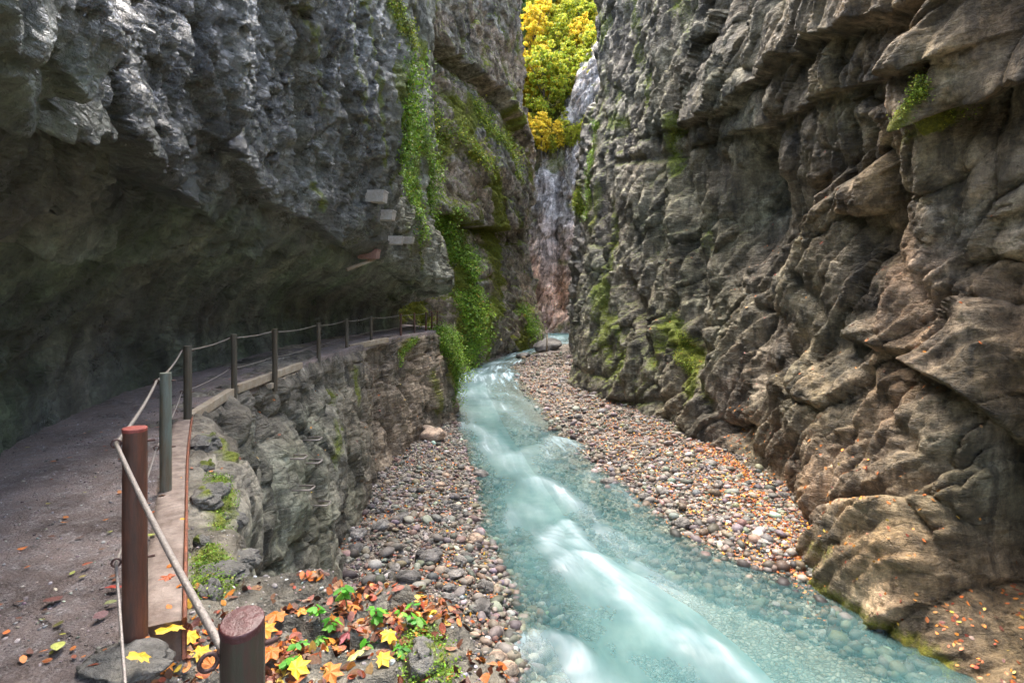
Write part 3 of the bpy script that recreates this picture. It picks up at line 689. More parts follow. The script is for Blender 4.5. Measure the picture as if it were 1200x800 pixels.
c = n.mix(n.ramp(n.noise(co, 7, 5, .7), [(.45, .0), (.62, .75)]), c, n.ramp(g1, [(0, (.10, .085, .08)), (.6, (.27, .235, .225)), (1, (.5, .46, .44))]))
c = n.mix(.8, c, n.ramp(g3, [(.3, .45), (.7, 1.6)]), 'MULTIPLY')
n.link(c, b.inputs['Base Color']); n.link(n.ramp(f1, [(.4, .45), (.6, .8)]), b.inputs['Roughness'])
n.link(n.bump(n.math('SUBTRACT', g3, g2), .9, .02), b.inputs['Normal'])
M_PATH = m
tag(mesh_np('footpath', np.concatenate([PX, PZ[..., None]], 2).reshape(-1, 3), grid_faces(620, 242, True), M_PATH), kind='structure')

# ------------------------------------------------------------------ leaves: shapes and scattering
def beech(k=0):
    a = np.array([(-.5, 0), (-.36, .17), (-.1, .27), (.2, .24), (.5, 0), (.2, -.24), (-.1, -.27), (-.36, -.17)]); z = -.35 * a[:, 1] ** 2 * (2 + k) + .12 * a[:, 0] ** 2 * (k - 1)
    V = np.column_stack([a, z]); return np.vstack([V, [[-.1, 0, -.03], [.2, 0, -.02]]]), [(0, 1, 8), (1, 2, 8), (2, 9, 8), (2, 3, 9), (3, 4, 9), (4, 5, 9), (5, 6, 9), (6, 8, 9), (6, 7, 8), (7, 0, 8)]
def maple():
    pts = []; lob = [(90, .56), (40, .50), (-10, .40), (140, .50), (190, .40)]
    ang = [(-90, .16), (-58, .33), (-40, .30), (-14, .46), (-4, .37), (8, .34), (22, .43), (40, .56), (54, .43), (68, .37), (78, .47), (90, .60), (102, .47), (112, .37), (126, .43), (140, .56), (158, .43), (172, .34), (184, .37), (194, .46), (220, .30), (238, .33)]
    for a, r in ang: pts.append((math.cos(math.radians(a)) * r, math.sin(math.radians(a)) * r, .10 * r * math.sin(a * .11) - .25 * r * r))
    V = np.array([(0, 0, .03)] + pts + [(0.01, -.14, 0), (.03, -.45, .05), (.045, -.45, .05)]); n_ = len(pts)
    f = [(0, i + 1, (i + 1) % n_ + 1) for i in range(n_)] + [(n_ + 1, n_ + 2, n_ + 3)]
    return V, f
def frames(Nn, spread=.35, r=rng):
    """random tangent frames around normals; returns (n,3,3) columns = x,y,z"""
    n_ = len(Nn); z = Nn + spread * r.normal(size=(n_, 3)); z /= np.linalg.norm(z, axis=1)[:, None]
    t = r.normal(size=(n_, 3)); x = np.cross(t, z); x /= np.linalg.norm(x, axis=1)[:, None]; y = np.cross(z, x)
    return np.stack([x, y, z], 2)
def scatter(pos, Fr, size, shapes, cols):
    Vs, fs, cs, off = [], [], [], 0; which = rng.integers(0, len(shapes), len(pos)); size = np.broadcast_to(size, (len(pos),))
    for k, (sv, sf) in enumerate(shapes):
        m_ = which == k
        if not m_.any(): continue
        V = np.einsum('nij,vj->nvi', Fr[m_], sv) * size[m_][:, None, None] + pos[m_][:, None, :]
        nv = len(sv); f = np.array(sf)[None] + (np.arange(m_.sum()) * nv)[:, None, None] + off
        Vs.append(V.reshape(-1, 3)); fs.append(f.reshape(-1, len(sf[0]))); cs.append(np.repeat(cols[m_], nv, 0)); off += V.shape[0] * nv
    d = {}
    for f in fs: d.setdefault(f.shape[1], []).append(f)
    return np.concatenate(Vs), [np.concatenate(v) for v in d.values()], np.concatenate(cs)
def pal(n_, cs, wts=None, j=.25):
    cs = np.array(cs); i = rng.choice(len(cs), n_, p=None if wts is None else np.array(wts) / sum(wts))
    return np.clip(cs[i] * (1 + j * rng.normal(size=(n_, 1))) * (1 + .08 * rng.normal(size=(n_, 3))), .005, .95)
BEE = [beech(0), beech(1.5), beech(-1.5)]
ORANGE = [(.42, .11, .02), (.55, .20, .03), (.24, .05, .02), (.13, .05, .03), (.55, .36, .05), (.25, .12, .055)]
M_LEAF = colmat('fallen_leaf', .45, .5, 60, spec=.5, var=.3)
M_GREEN = colmat('green_leaf', .5, .3, 40, trans=.3, var=.3)
def ups(sh, mask, n_, lo=.55):
    w = np.clip(sh.QN[:, 2] - lo, 0, 1) * mask * np.maximum(np.linalg.norm(sh.P - CAM, axis=1), 2) ** 1.5
    i = rng.choice(len(w), n_, p=w / w.sum()); return sh.Q[i], sh.QN[i]
lit = []
Yl = lc.Q[:, 1]; Zl = lc.Q[:, 2]; Xl = lc.Q[:, 0]
def addl(pn, s0, s1, cs=ORANGE, w=None, sp=.3, lift_=.012):
    p, n_ = pn; k = len(p); lit.append((p + n_ * lift_, n_, rng.uniform(s0, s1, k), pal(k, cs, w), sp))
dens = .25 + sstep(-.1, .3, fbm(lc.Q.astype(np.float32) * 1.7, 2))
addl(ups(lc, (Yl < 3.9) * (Yl > 2.0) * (Zl > -.6) * dens, 2800), .025, .085, w=(3, 2.4, 3, 5, 1, 4), sp=.55)
addl(ups(lc, (Yl >= 3.4) * (Yl < 9) * (Zl > -.7), 120), .03, .06)
addl(ups(lc, (Yl > 9) * (Zl < -.3), 260, .35), .06, .12)
k = 260; t = rng.uniform(0, 1, k) ** 1.7; si = (np.searchsorted(E_[:, 1], 2 + t * 14)).clip(0, 899); of = -np.abs(rng.normal(size=k)) * .7
pp = E_[si] + nE[si] * of[:, None]; lit.append((np.column_stack([pp, pathz(pp[:, 0], pp[:, 1]) + .004]), np.tile([0, 0, 1.], (k, 1)), rng.uniform(.03, .06, k), pal(k, [(.22, .07, .03), (.14, .06, .04), (.42, .14, .03), (.28, .27, .06)]), .12))
Yr = rw.Q[:, 1]; Zr = rw.Q[:, 2]
addl(ups(rw, (Yr < 26) * (Zr > zw(Yr)) * (Zr < -2.6) * (Yr > 9), 900, .3), .07, .14, w=(4, 4, 2, 1, 1, 1))
addl(ups(rw, (Yr < 34) * (Zr >= -2.6) * (Zr < 7) * (Yr > 9), 330, .45), .07, .14, w=(4, 3, 2, 1, 1, 1))
# leaves drifted along the gravel banks
def bankpts(side, n_, y0, y1, dmax, p=1.0):
    Y = 1 / rng.uniform(1 / y1, 1 / y0, n_); 
    if side < 0: x = WL(Y) - rng.uniform(-.1, 1, n_) ** p * dmax
    else: x = WR(Y) + rng.uniform(-.1, 1, n_) ** p * dmax
    return x, Y
for side, n_, y0, y1, dm in ((-1, 3800, 11, 36, 4.5), (1, 12000, 15, 60, 4.8)):
    x, Y = bankpts(side, n_, y0, y1, dm); keep = fbm(np.stack([x, Y, 0 * x], 1).astype(np.float32) * .9, 2) + rng.normal(size=n_) * .15 > (-.02 if side < 0 else -.12); x, Y = x[keep], Y[keep]
    lit.append((np.stack([x, Y, bedz(x, Y) + .075], 1), np.tile([0, 0, 1.], (len(x), 1)), rng.uniform(.06, .12, len(x)), pal(len(x), ORANGE, (4, 4, 2, 2, 2, 2)), .45))
# the orange drift where the right bank runs out against the wall
k = 1500; Y = rng.uniform(13.5, 27, k); i = np.array([np.argmin(np.abs(rw.P[:rw.ns * rw.nt:1, 1][::rw.nt] - y)) for y in Y]); fx = np.interp(Y, [11.7, 13.3, 16, 20, 24], [9.4, 8.5, 8.1, 8.6, 9.2]) - np.abs(rng.normal(size=k)) * .6
lit.append((np.stack([fx, Y, bedz(fx, Y) + .07], 1), np.tile([-.3, 0, 1.], (k, 1)), rng.uniform(.07, .13, k), pal(k, ORANGE, (6, 5, 2, 1, 2, 0)), .5))
V, f, c = scatter(np.concatenate([a[0] for a in lit]), np.concatenate([frames(a[1], a[4]) for a in lit]), np.concatenate([a[2] for a in lit]), BEE, np.concatenate([a[3] for a in lit]))
o = mesh_np('leaf_litter', V, f, M_LEAF, cols=c); tag(o, 'small orange and brown beech leaves strewn over path, ledge, cliffs and gravel', 'leaf litter', kind='stuff')

# ------------------------------------------------------------------ gravel
import bmesh
def ico(sub, seed, amp=.22, fac=.0, flat=1.0):
    bm = bmesh.new(); bmesh.ops.create_icosphere(bm, subdivisions=sub, radius=.5)
    V = np.array([v.co[:] for v in bm.verts]); f = np.array([[v.index for v in q.verts] for q in bm.faces]); bm.free()
    p = V.astype(np.float32); d = 1 + amp * fbm(p * 2.3 + seed * 7.7, 3)
    if fac: h, e, _ = facets(p * 2.2 + seed * 3.3); d = d + fac * (h - .25 * np.exp(-e / .1))
    # flatten into planes like broken stone
    for k in range(7):
        g = GRAD[(seed * 31 + k * 7) % 256]; lim = .36 + .1 * RND[(seed * 13 + k) % 256, 0]; s_ = (p @ g) * d; V2 = np.maximum(s_ - lim, 0)
        d = d - .85 * V2 / np.maximum(np.abs(p @ g), .2) * (s_ > lim)
    return V * d[:, None] * np.array([1, 1, flat]), f
def oct8(seed, amp=.5):
    bm = bmesh.new(); bmesh.ops.create_uvsphere(bm, u_segments=6, v_segments=4, radius=.5); bmesh.ops.triangulate(bm, faces=bm.faces[:])
    V = np.array([v.co[:] for v in bm.verts]); f = np.array([[v.index for v in q.verts] for q in bm.faces]); bm.free()
    return V * (1 + amp * fbm(V.astype(np.float32) * 2.6 + seed * 9, 2))[:, None] * np.array([1, 1, .75]), f
STONE = [(.17, .15, .125), (.095, .087, .075), (.24, .215, .185), (.055, .05, .045), (.165, .125, .092), (.36, .34, .31), (.145, .13, .12), (.14, .095, .075), (.24, .19, .14)]
PB = [ico(2, s, .25, .0, .62) for s in range(6)]; PB = [(v, f.tolist()) for v, f in PB]; PS = [(v, f.tolist()) for v, f in (oct8(s) for s in range(6))]
M_PEB = colmat('pebble', .6, .5, 18, var=.3)
def pebbles(x, Y, s, shp, sink=.2):
    k = len(x); nn = np.tile([0, 0, 1.], (k, 1)); Fr = frames(nn, .25); Fr = Fr * np.stack([rng.uniform(.8, 1.35, k), rng.uniform(.65, 1, k), rng.uniform(.6, 1.0, k)], 1)[:, None, :]
    return scatter(np.stack([x, Y, bedz(x, Y) + s * sink], 1), Fr, s, shp, pal(k, STONE, (4, 3, 3, 2, 2, 1.2, 3, 1.5, 2), .2))
def lg(k, med, sg, lo, hi): return np.clip(np.exp(rng.normal(math.log(med), sg, k)), lo, hi)
GP = []
x, Y = bankpts(-1, 14000, 10.5, 22, 5.4); GP.append(pebbles(x, Y, lg(len(x), .052, .75, .022, .42), PB))
x, Y = bankpts(-1, 8000, 19, 37, 4.6); GP.append(pebbles(x, Y, lg(len(x), .085, .5, .05, .3), PS))
x, Y = bankpts(1, 19000, 14, 62, 5.6); GP.append(pebbles(x, Y, lg(len(x), .056, .65, .028, .34) * (1 + Y / 80), PS))
x, Y = bankpts(1, 9000, 14, 28, 3.8); GP.append(pebbles(x, Y, lg(len(x), .048, .72, .022, .32), PB))
# stones of the shallow bed, seen through the clear edge of the water
Y = 1 / rng.uniform(1 / 34, 1 / 10.3, 5200); x = WR(Y) - rng.uniform(-.2, 1, 5200) * 3.6; a_ = pebbles(x, Y, lg(len(x), .11, .6, .05, .45), PS, .25); GP.append((a_[0], a_[1], a_[2] * .6))
Y = 1 / rng.uniform(1 / 34, 1 / 10.3, 2600); x = WL(Y) + rng.uniform(-.2, 1, 2600) * 1.5; GP.append(pebbles(x, Y, lg(len(x), .14, .45, .06, .4), PS, .25))
V, f = join([(a[0], a[1]) for a in GP]); c = np.concatenate([a[2] for a in GP])
# small joins reorder nothing but vertices, so colours stay aligned
o = mesh_np('gravel', V, f, M_PEB, cols=c); tag(o, 'pale river gravel and pebbles heaped along both banks of the stream', 'gravel', kind='stuff')
# grit on the ledge
p, n_ = ups(lc, (Yl < 4.6) * (Yl > 1.9) * (Zl > -.8), 2600, .4); k = len(p)
Fr = frames(n_, .4); s = lg(k, .014, .5, .006, .05); V, f, c = scatter(p, Fr * np.array([1, .8, .6]), s, PS, pal(k, [(.16, .14, .13), (.26, .23, .21), (.38, .35, .33), (.5, .47, .45)]))
k2 = 3000; t = rng.uniform(2.0, 9, k2); si = np.searchsorted(E_[:, 1], t).clip(0, 899); of = -rng.uniform(.22, 2.2, k2) ** 1.3
pp = E_[si] + nE[si] * of[:, None]; V2, f2, c2 = scatter(np.column_stack([pp, pathz(pp[:, 0], pp[:, 1]) - .012]), frames(np.tile([0, 0, 1.], (k2, 1)), .4) * np.array([1, .8, .5]), lg(k2, .012, .5, .005, .04), PS, pal(k2, [(.16, .14, .13), (.26, .23, .21), (.38, .35, .33)]))
V, f = join([(V, f), (V2, f2)]); o = mesh_np('grit', V, f, M_PEB, cols=np.concatenate([c, c2])); tag(o, 'fine grey grit and chippings scattered on the footpath and its outer ledge', 'grit', kind='stuff')
print('gravel', time.time() - T0)

# ------------------------------------------------------------------ larger stones, each its own
M_STONES = []
for q, (a, b_, c_) in enumerate((((.10, .095, .085), (.22, .20, .18), (.36, .34, .31)), ((.065, .06, .055), (.13, .12, .11), (.24, .22, .2)), ((.2, .14, .10), (.36, .26, .19), (.5, .42, .33)))):
    M_STONES.append(rock_material('river_stone', (a, b_, c_, b_), bumpk=.6, streak=False, fine=1.5))
SM = []
for s in range(9):
    V, f = ico(4, s + 11, .22, .28, .72); me_o = mesh_np('rock', V, f, M_STONES[0]); me = me_o.data; bpy.data.objects.remove(me_o); SM.append(me)
SMM = {}
def stone(x, Y, s, z=None, asp=(1, 1, 1), mt=0, label=None, group=None, name='rock', sink=.18, rz=None, cat='rock'):
    k = random.randrange(9)
    if (k, mt) not in SMM:
        me = SM[k].copy(); me.materials.clear(); me.materials.append(M_STONES[mt]); SMM[k, mt] = me
    o = bpy.data.objects.new(name, SMM[k, mt]); COL.objects.link(o)
    if z is None: z = float(bedz(np.array([x]), np.array([Y]))[0])
    o.location = (x, Y, z + s * asp[2] * sink); o.scale = (s * asp[0], s * asp[1], s * asp[2]); o.rotation_euler = (random.uniform(-.2, .2), random.uniform(-.2, .2), random.uniform(0, 6.28) if rz is None else rz)
    return tag(o, label, cat, group)
def st(px, py, wpx, label, mt=0, asp=(1, .8, .8), sink=.2, **k):
    x, Y = onwater(px, py); stone(x, Y, wpx / F * Y * 1.05, None, asp, mt, label, sink=sink, **k)
st(506, 524, 30, 'brown boulder with orange leaf at foot of cliff corner', 2)
st(563, 556, 20, 'dark stone poking out of the pale shallows by left bank', 1, sink=.42)
st(502, 676, 34, 'broad dark grey rock in the middle of the left gravel bank', 1); st(480, 705, 30, 'dark angular rock just beyond the tallest green seedling', 1)
st(418, 655, 24, 'grey boulder leaning at foot of left cliff above others', 0); st(417, 672, 22, 'dark boulder below the grey one at left cliff foot', 1)
st(468, 628, 26, 'long flat dark stone lying across upper gravel', 1, (1, .5, .5)); st(557, 640, 22, 'brown stone at water edge halfway down left bank', 2)
st(532, 690, 26, 'flat grey slab between dark rock and pale cobbles', 0, (1, .7, .5)); st(549, 696, 16, 'cream white cobble among grey slabs on left bank', 2)
st(568, 700, 24, 'dark rock beside the cream cobble at water edge', 1); st(500, 735, 44, 'wide wet slab behind the leafy ledge', 1, (1, .8, .5)); st(565, 728, 28, 'dark low rock half in shallow water, left side', 1)
st(583, 782, 26, 'reddish rock nearest the camera on left shore', 2); st(655, 790, 30, 'rusty orange stone in shallows at bottom edge', 2, sink=.42); st(545, 775, 24, 'grey cobble near bottom between gravel and ledge', 0)
st(525, 722, 18, 'small grey block right of the wide wet slab', 0); st(462, 693, 18, 'pale block beside the left cliff foot seedling', 0); st(447, 640, 22, 'grey wedge stone tucked against cliff foot', 0)
st(756, 586, 16, 'dark stone in the riffle near right gravel bank', 1, sink=.4); st(800, 618, 22, 'wet dark stone awash off the right bank', 1, sink=.35); st(712, 566, 18, 'low stone standing at the edge of right bank shallows', 1, sink=.35)
st(595, 790, 30, 'brown submerged boulder at the bottom left of stream', 2, sink=.2)
for q in range(60):
    x, Y = bankpts(-1, 1, 11.5, 30, 4.0); s = random.uniform(.24, .46)
    stone(float(x[0]), float(Y[0]), s, None, (1, random.uniform(.6, .9), random.uniform(.5, .9)), random.choice((0, 0, 1, 1, 2)), 'rough stone larger than the gravel around it on left bank', 'stones on the left gravel bank')
for q in range(55):
    x, Y = bankpts(1, 1, 14, 55, 4.2); s = random.uniform(.22, .45) * (1 + Y[0] / 80)
    stone(float(x[0]), float(Y[0]), s, None, (1, random.uniform(.6, .9), random.uniform(.45, .8)), random.choice((0, 0, 1, 2)), 'rough stone larger than the gravel around it on right bank', 'stones on the right gravel bank')
# the flat topped block with a stake, upstream
stone(3.9, 66, 3.4, float(zw(66)) + .1, (1, .8, .62), 1, 'large flat topped boulder at the head of the gravel bar', None, 'boulder', .3, .3, 'boulder')
stone(1.1, 62, 1.6, float(zw(62)) - .1, (1, .8, .6), 1, 'low dark boulder in the stream beside the flat topped one', None, 'boulder', .3, .3, 'boulder')
M_WOOD = simple('weathered_wood', (.30, .23, .15), .8, .3, 30, .5, c2=(.40, .34, .26), sc2=4)
V, f = tube([(0, 0, 0), (.01, 0, .8), (.03, 0, 1.9)], [.10, .09, .08], 8); tag(mesh_np('stake', V, f, M_WOOD, loc=None), 'thin pale stake propped against flat topped boulder', 'stake').location = (3.75, 64.4, float(zw(65)) + .3)

# mossy rocks of the ledge beside the kerb
def lp(px, py):
    i = lc.pickq(px, py); return lc.Q[i], lc.QN[i]
R_LEDGE = rock_material('ledge_rock', ((.09, .085, .075), (.20, .19, .17), (.36, .34, .31), (.22, .2, .16)), bumpk=.8, streak=False, fine=1.6)
for px, py, s, lab in ((248, 578, .30, 'mossy angular rock beside the kerb near greenish post'), (240, 520, .30, 'grey rock at far end of the kerb strip'), (262, 668, .34, 'dark hollowed rock at ledge corner behind near post'), (236, 636, .18, 'small mossy rock against the kerb edge'),
                       (285, 655, .24, 'grey block on the outer ledge rim'), (246, 700, .20, 'squat grey rock just behind near post'), (275, 610, .22, 'flat pebbly rock halfway along ledge rim'), (240, 548, .2, 'pale broken rock between kerb and mossy rock'), (497, 776, .22, 'mossy green hump at right end of the leafy ledge')):
    p, _ = lp(px, py); V, f = ico(5, int(px), .2, .4, .75); V = V * s * (1 + .2 * rng.normal(size=3))
    P3 = V + p; mo = sstep(-.05, .25, fbm(P3.astype(np.float32) * 5, 2)) * sstep(.1, .5, V[:, 2] / s + .1) * (1.3 if 'moss' in lab else .7)
    o = mesh_np('rock', V, f, R_LEDGE, attrs={'moss': mo, 'wet': 0 * mo + .2, 'warm': 0 * mo, 'algae': 0 * mo}); o.location = [float(v) for v in p - np.array([0, 0, .04 * s])]; tag(o, lab, 'rock')
p, _ = lp(0, 0) if False else (np.array([-1.9, 2.75, .0]), 0)
V, f = ico(4, 77, .2, .3, .3); o = mesh_np('rock', V * np.array([.42, .3, .35]), f, R_LEDGE, attrs={k_: np.zeros(len(V)) for k_ in ('moss', 'wet', 'warm', 'algae')}); o.location = (-1.72, 2.66, -.01); tag(o, 'flat dark bedrock hump at the base of rusty post', 'rock')

# ------------------------------------------------------------------ kerb and edge beams
M_KERB = simple('kerb_concrete', (.16, .115, .09), .75, .45, 14, .8, c2=(.29, .23, .19), sc2=5)
M_RUST = simple('rusty_steel', (.15, .06, .035), .65, .4, 45, .5, c2=(.30, .10, .05), sc2=9)
kc = empty('kerb', (-2.4, 4.5, 0), 'pinkish concrete kerb strip with rusty edge beside the first posts', 'kerb')
KP = cr(np.array([(-1.63, 2.97), (-2.47, 4.53), (-3.42, 6.3), (-4.38, 8.17)], float), np.linspace(0, 3, 90))
kt = np.gradient(KP, axis=0); kt /= np.linalg.norm(kt, axis=1)[:, None]; kn = np.stack([kt[:, 1], -kt[:, 0]], 1)
def sweep(line, nrm, prof, zj=0):
    k = len(prof); V = np.zeros((len(line), k, 3))
    for j, (o_, z_) in enumerate(prof): V[:, j, :2] = line + nrm * o_; V[:, j, 2] = z_
    V = V.reshape(-1, 3); q = []
    for i in range(len(line) - 1):
        for j in range(k): q.append((i * k + j, i * k + (j + 1) % k, (i + 1) * k + (j + 1) % k, (i + 1) * k + j))
    return V, [np.array(q), np.array([list(range(k)), list(range((len(line) - 1) * k, len(line) * k))[::-1]])]
V, f = sweep(KP, kn, [(-.215, -.12), (-.21, .012), (-.16, .02), (-.1, .022), (-.03, .02), (-.012, .016), (-.012, -.25), (-.21, -.25)])
V[:, 2] += (.008 * fbm(V.astype(np.float32) * 4, 3)); V[:, 2] = V[:, 2]; V = V - np.array([-2.4, 4.5, 0]); mesh_np('strip', V, f, M_KERB, kc)
V, f = sweep(KP, kn, [(-.009, -.22), (-.009, .022), (-.003, .03), (.008, .03), (.012, .022), (.012, -.22)]); mesh_np('steel_edge', V - np.array([-2.4, 4.5, 0]), f, M_RUST, kc)
def beam(p0, p1, w, h, zt, label, m_):
    p0 = np.array(p0, float); p1 = np.array(p1, float); d = p1 - p0; L = np.linalg.norm(d); a = math.atan2(d[1], d[0])
    V, f = boxm((0, 0, zt - h / 2), (L, w, h), bev=.012); o = mesh_np('edge_beam', V, f, m_, smooth=False); o.location = ((p0[0] + p1[0]) / 2, (p0[1] + p1[1]) / 2, 0); o.rotation_euler = (0, 0, a); tag(o, label, 'beam', 'timber beams edging the footpath')
beam((-4.50, 8.30), (-5.06, 10.75), .12, .14, .035, 'pale edge beam between the second and third dark posts', M_WOOD)
beam((-5.16, 11.15), (-5.42, 15.3), .12, .16, .04, 'long edge beam under the railing in mid path', M_WOOD)
beam((-5.22, 12.8), (-5.44, 15.0), .14, .12, -.16, 'short lower beam tucked beneath the long edge beam', M_WOOD)
beam((-5.84, 21.3), (-5.36, 25.6), .16, .2, .05, 'far edge beam bridging a gap near the sunny corner', M_WOOD)

# ------------------------------------------------------------------ railing
M_POSTR = simple('rusty_painted_post', (.15, .055, .03), .6, .5, 26, .6, c2=(.06, .045, .035), sc2=9, zs=.16)
M_POSTG = simple('greenish_post', (.16, .20, .17), .5, .3, 30, .4, c2=(.14, .11, .07), sc2=9, zs=.15)
M_POSTW = simple('brown_post', (.10, .075, .045), .7, .4, 22, .6, c2=(.09, .08, .06), sc2=9, zs=.15)
M_POST0 = simple('oxblood_post', (.10, .033, .03), .38, .35, 18, .4, c2=(.055, .055, .035), sc2=10, zs=.2)
M_CAP = simple('oxblood_cap', (.085, .028, .027), .3, .35, 35, .5); M_CAPR = simple('red_cap', (.26, .06, .045), .55, .4, 35, .5)
M_CABLE = simple('steel_cable', (.34, .30, .27), .45, .3, 80, .6, metal=.5); M_RING = simple('iron_ring', (.12, .07, .06), .5, .4, 60, .4, metal=.5)
rail = empty('cable_railing', (-3, 5, 0), 'cable railing of round posts along the outer edge of the footpath', 'railing'); RO = np.array([-3, 5, 0.])
posts = [(-.587, 1.3, .905, .0450, 'oxblood'), (-1.787, 2.83, 1.0, .0520, 'rusty'), (-2.90, 5.0, 1.0, .0440, 'green'), (-4.37, 8.05, 1.0, .050, 'brown'), (-5.05, 10.85, 1.0, .050, 'brown'), (-5.16, 13.0, 1.0, .055, 'brown'), (-5.50, 17.0, .98, .055, 'brown'),
         (-5.78, 20.9, .98, .055, 'brown'), (-5.80, 24.6, .98, .055, 'brown'), (-5.25, 28.2, 1.0, .055, 'rusty'), (-4.95, 30.3, 1.0, .05, 'rusty'), (-4.72, 32.8, 1.0, .055, 'rusty'), (-4.55, 33.9, 1.0, .05, 'rusty'), (-4.45, 35.6, 1.0, .05, 'rusty')]
PM = {'oxblood': (M_POST0, M_CAP, 'oxblood red post with glossy slanted top'), 'rusty': (M_POSTR, M_CAPR, 'rust brown post'), 'green': (M_POSTG, M_POSTG, 'pale greenish post'), 'brown': (M_POSTW, M_POSTW, 'dark brown post')}
top_pts, low_pts = [], []
for i, (x, y, h, r, kd) in enumerate(posts):
    zb = -.35; m1, m2, lab = PM[kd]; c0 = np.array([x, y, 0]) - RO
    sl_ = .25 if i == 0 else .03
    prof = [(r * 1.0, zb), (r, .1), (r, .5), (r * .99, h - .03), (r * .985, h - .012)]
    n_ = 32; V = []
    for rr, z in prof:
        for k in range(n_):
            t = 2 * math.pi * k / n_; V.append((rr * math.cos(t), rr * math.sin(t), z + (rr * math.sin(t) * sl_ if z > h - .05 else 0)))
    V = np.array(V); q = [(a * n_ + k, a * n_ + (k + 1) % n_, (a + 1) * n_ + (k + 1) % n_, (a + 1) * n_ + k) for a in range(len(prof) - 1) for k in range(n_)]
    V[:, :2] += .0016 * rng.normal(size=(len(V), 2))
    po = mesh_np('post', V + c0, np.array(q), m1, rail); po['label'] = lab
    capV = []; rings = [(1.012, -.014), (1.012, -.003), (1.0, .0), (.97, .002), (.94, .0025)]
    for rr, dz in rings:
        for k in range(n_):
            t = 2 * math.pi * k / n_; capV.append((rr * r * math.cos(t), rr * r * math.sin(t), h + dz + rr * r * math.sin(t) * sl_))
    capV.append((0, 0, h + .004)); q = [(a * n_ + k, a * n_ + (k + 1) % n_, (a + 1) * n_ + (k + 1) % n_, (a + 1) * n_ + k) for a in range(len(rings) - 1) for k in range(n_)]
    tri = [(4 * n_ + k, 4 * n_ + (k + 1) % n_, 5 * n_) for k in range(n_)]
    mesh_np('cap', np.array(capV) + c0, [np.array(q), np.array(tri)], m2, po, smooth=False)
    # eye bolts on the path side / outer side
    tx, ty = (posts[min(i + 1, len(posts) - 1)][0] - posts[max(i - 1, 0)][0], posts[min(i + 1, len(posts) - 1)][1] - posts[max(i - 1, 0)][1]); L = math.hypot(tx, ty); nx, ny = -ty / L, tx / L
    for hz, lst in ((h - .065, top_pts), (h - .62 if i else .40, low_pts)):
        e = np.array([x + nx * (r + .022), y + ny * (r + .022), hz]); lst.append(e)
        if i < 6:
            t = np.linspace(0, 2 * math.pi, 17)[:-1]; ring = e - RO + np.stack([nx * .018 * np.cos(t), ny * .018 * np.cos(t), .018 * np.sin(t)], 1)
            V1, f1_ = tube(np.vstack([ring, ring[:2]]), .0048, 6, False); V2, f2_ = tube(np.array([[x - nx * (r + .03), y - ny * (r + .03), hz], [x + nx * (r + .005), y + ny * (r + .005), hz]]) - RO, .006, 8)
            V, f = join([(V1, f1_), (V2, f2_)]); mesh_np('eye_bolt', V, f, M_RING, po)
def cable(pts, r, lab=None):
    P3 = []
    for a, b_ in zip(pts[:-1], pts[1:]):
        t = np.linspace(0, 1, 13)[:-1]; sag = .012 * np.linalg.norm(b_ - a)
        P3.append(a[None] * (1 - t[:, None]) + b_[None] * t[:, None] - np.array([0, 0, 1]) * (4 * sag * t * (1 - t))[:, None])
    P3 = np.concatenate(P3 + [pts[-1][None]]); V, f = tube(P3 - RO, r, 8); return mesh_np('cable', V, f, M_CABLE, rail)
# the upper cable passes the near post and drops out of the picture
low_pts[0] = np.array([-1.0, 1.62, -.06]); ex = top_pts[1].copy()
top_pts[0] = at(264, 766, 1.34); tail = at(300, 900, 1.12)
cable([tail] + top_pts, .0105); cable(low_pts, .0068)
t = np.linspace(0, 2 * math.pi, 21)[:-1]; e = top_pts[0] - RO; d0 = (top_pts[1] - top_pts[0]); d0 /= np.linalg.norm(d0); a_ = np.cross(d0, [0, 0, 1]); a_ /= np.linalg.norm(a_); b2 = np.cross(d0, a_)
ring = e + .017 * (np.cos(t)[:, None] * a_ + np.sin(t)[:, None] * b2); V, f = tube(np.vstack([ring, ring[:2]]), .005, 8, False); mesh_np('cable_ring', V, f, M_RING, rail)

# ------------------------------------------------------------------ iron rungs in the cliff face
for k, (px, py, lab) in enumerate(((360, 514, 'topmost iron rung in the cliff face below the path'), (340, 535, 'iron rung lowest on left of the upper three'), (361, 540, 'iron rung directly under the topmost one'), (346, 572, 'bent iron rung standing alone mid cliff'), (370, 589, 'lowest iron rung, catching light near gravel'))):
    i = lc.pickq(px, py, 3); p, nn = lc.P[i] + lc.N[i] * max(lc.D[i], -.1), lc.N[i]; tt = np.cross([0, 0, 1], nn); tt /= np.linalg.norm(tt); nn = np.cross(tt, [0, 0, 1])
    w_, dpt = .15, .30; pts = [p - tt * w_ - nn * .15, p - tt * w_ + nn * (dpt - .03), p - tt * (w_ - .03) + nn * dpt, p + tt * (w_ - .03) + nn * dpt, p + tt * w_ + nn * (dpt - .03), p + tt * w_ - nn * .15]
    V, f = tube(pts, .019, 8); tag(mesh_np('iron_rung', V, f, M_CABLE, loc=p), lab, 'iron rung', 'iron rungs in the lower cliff')

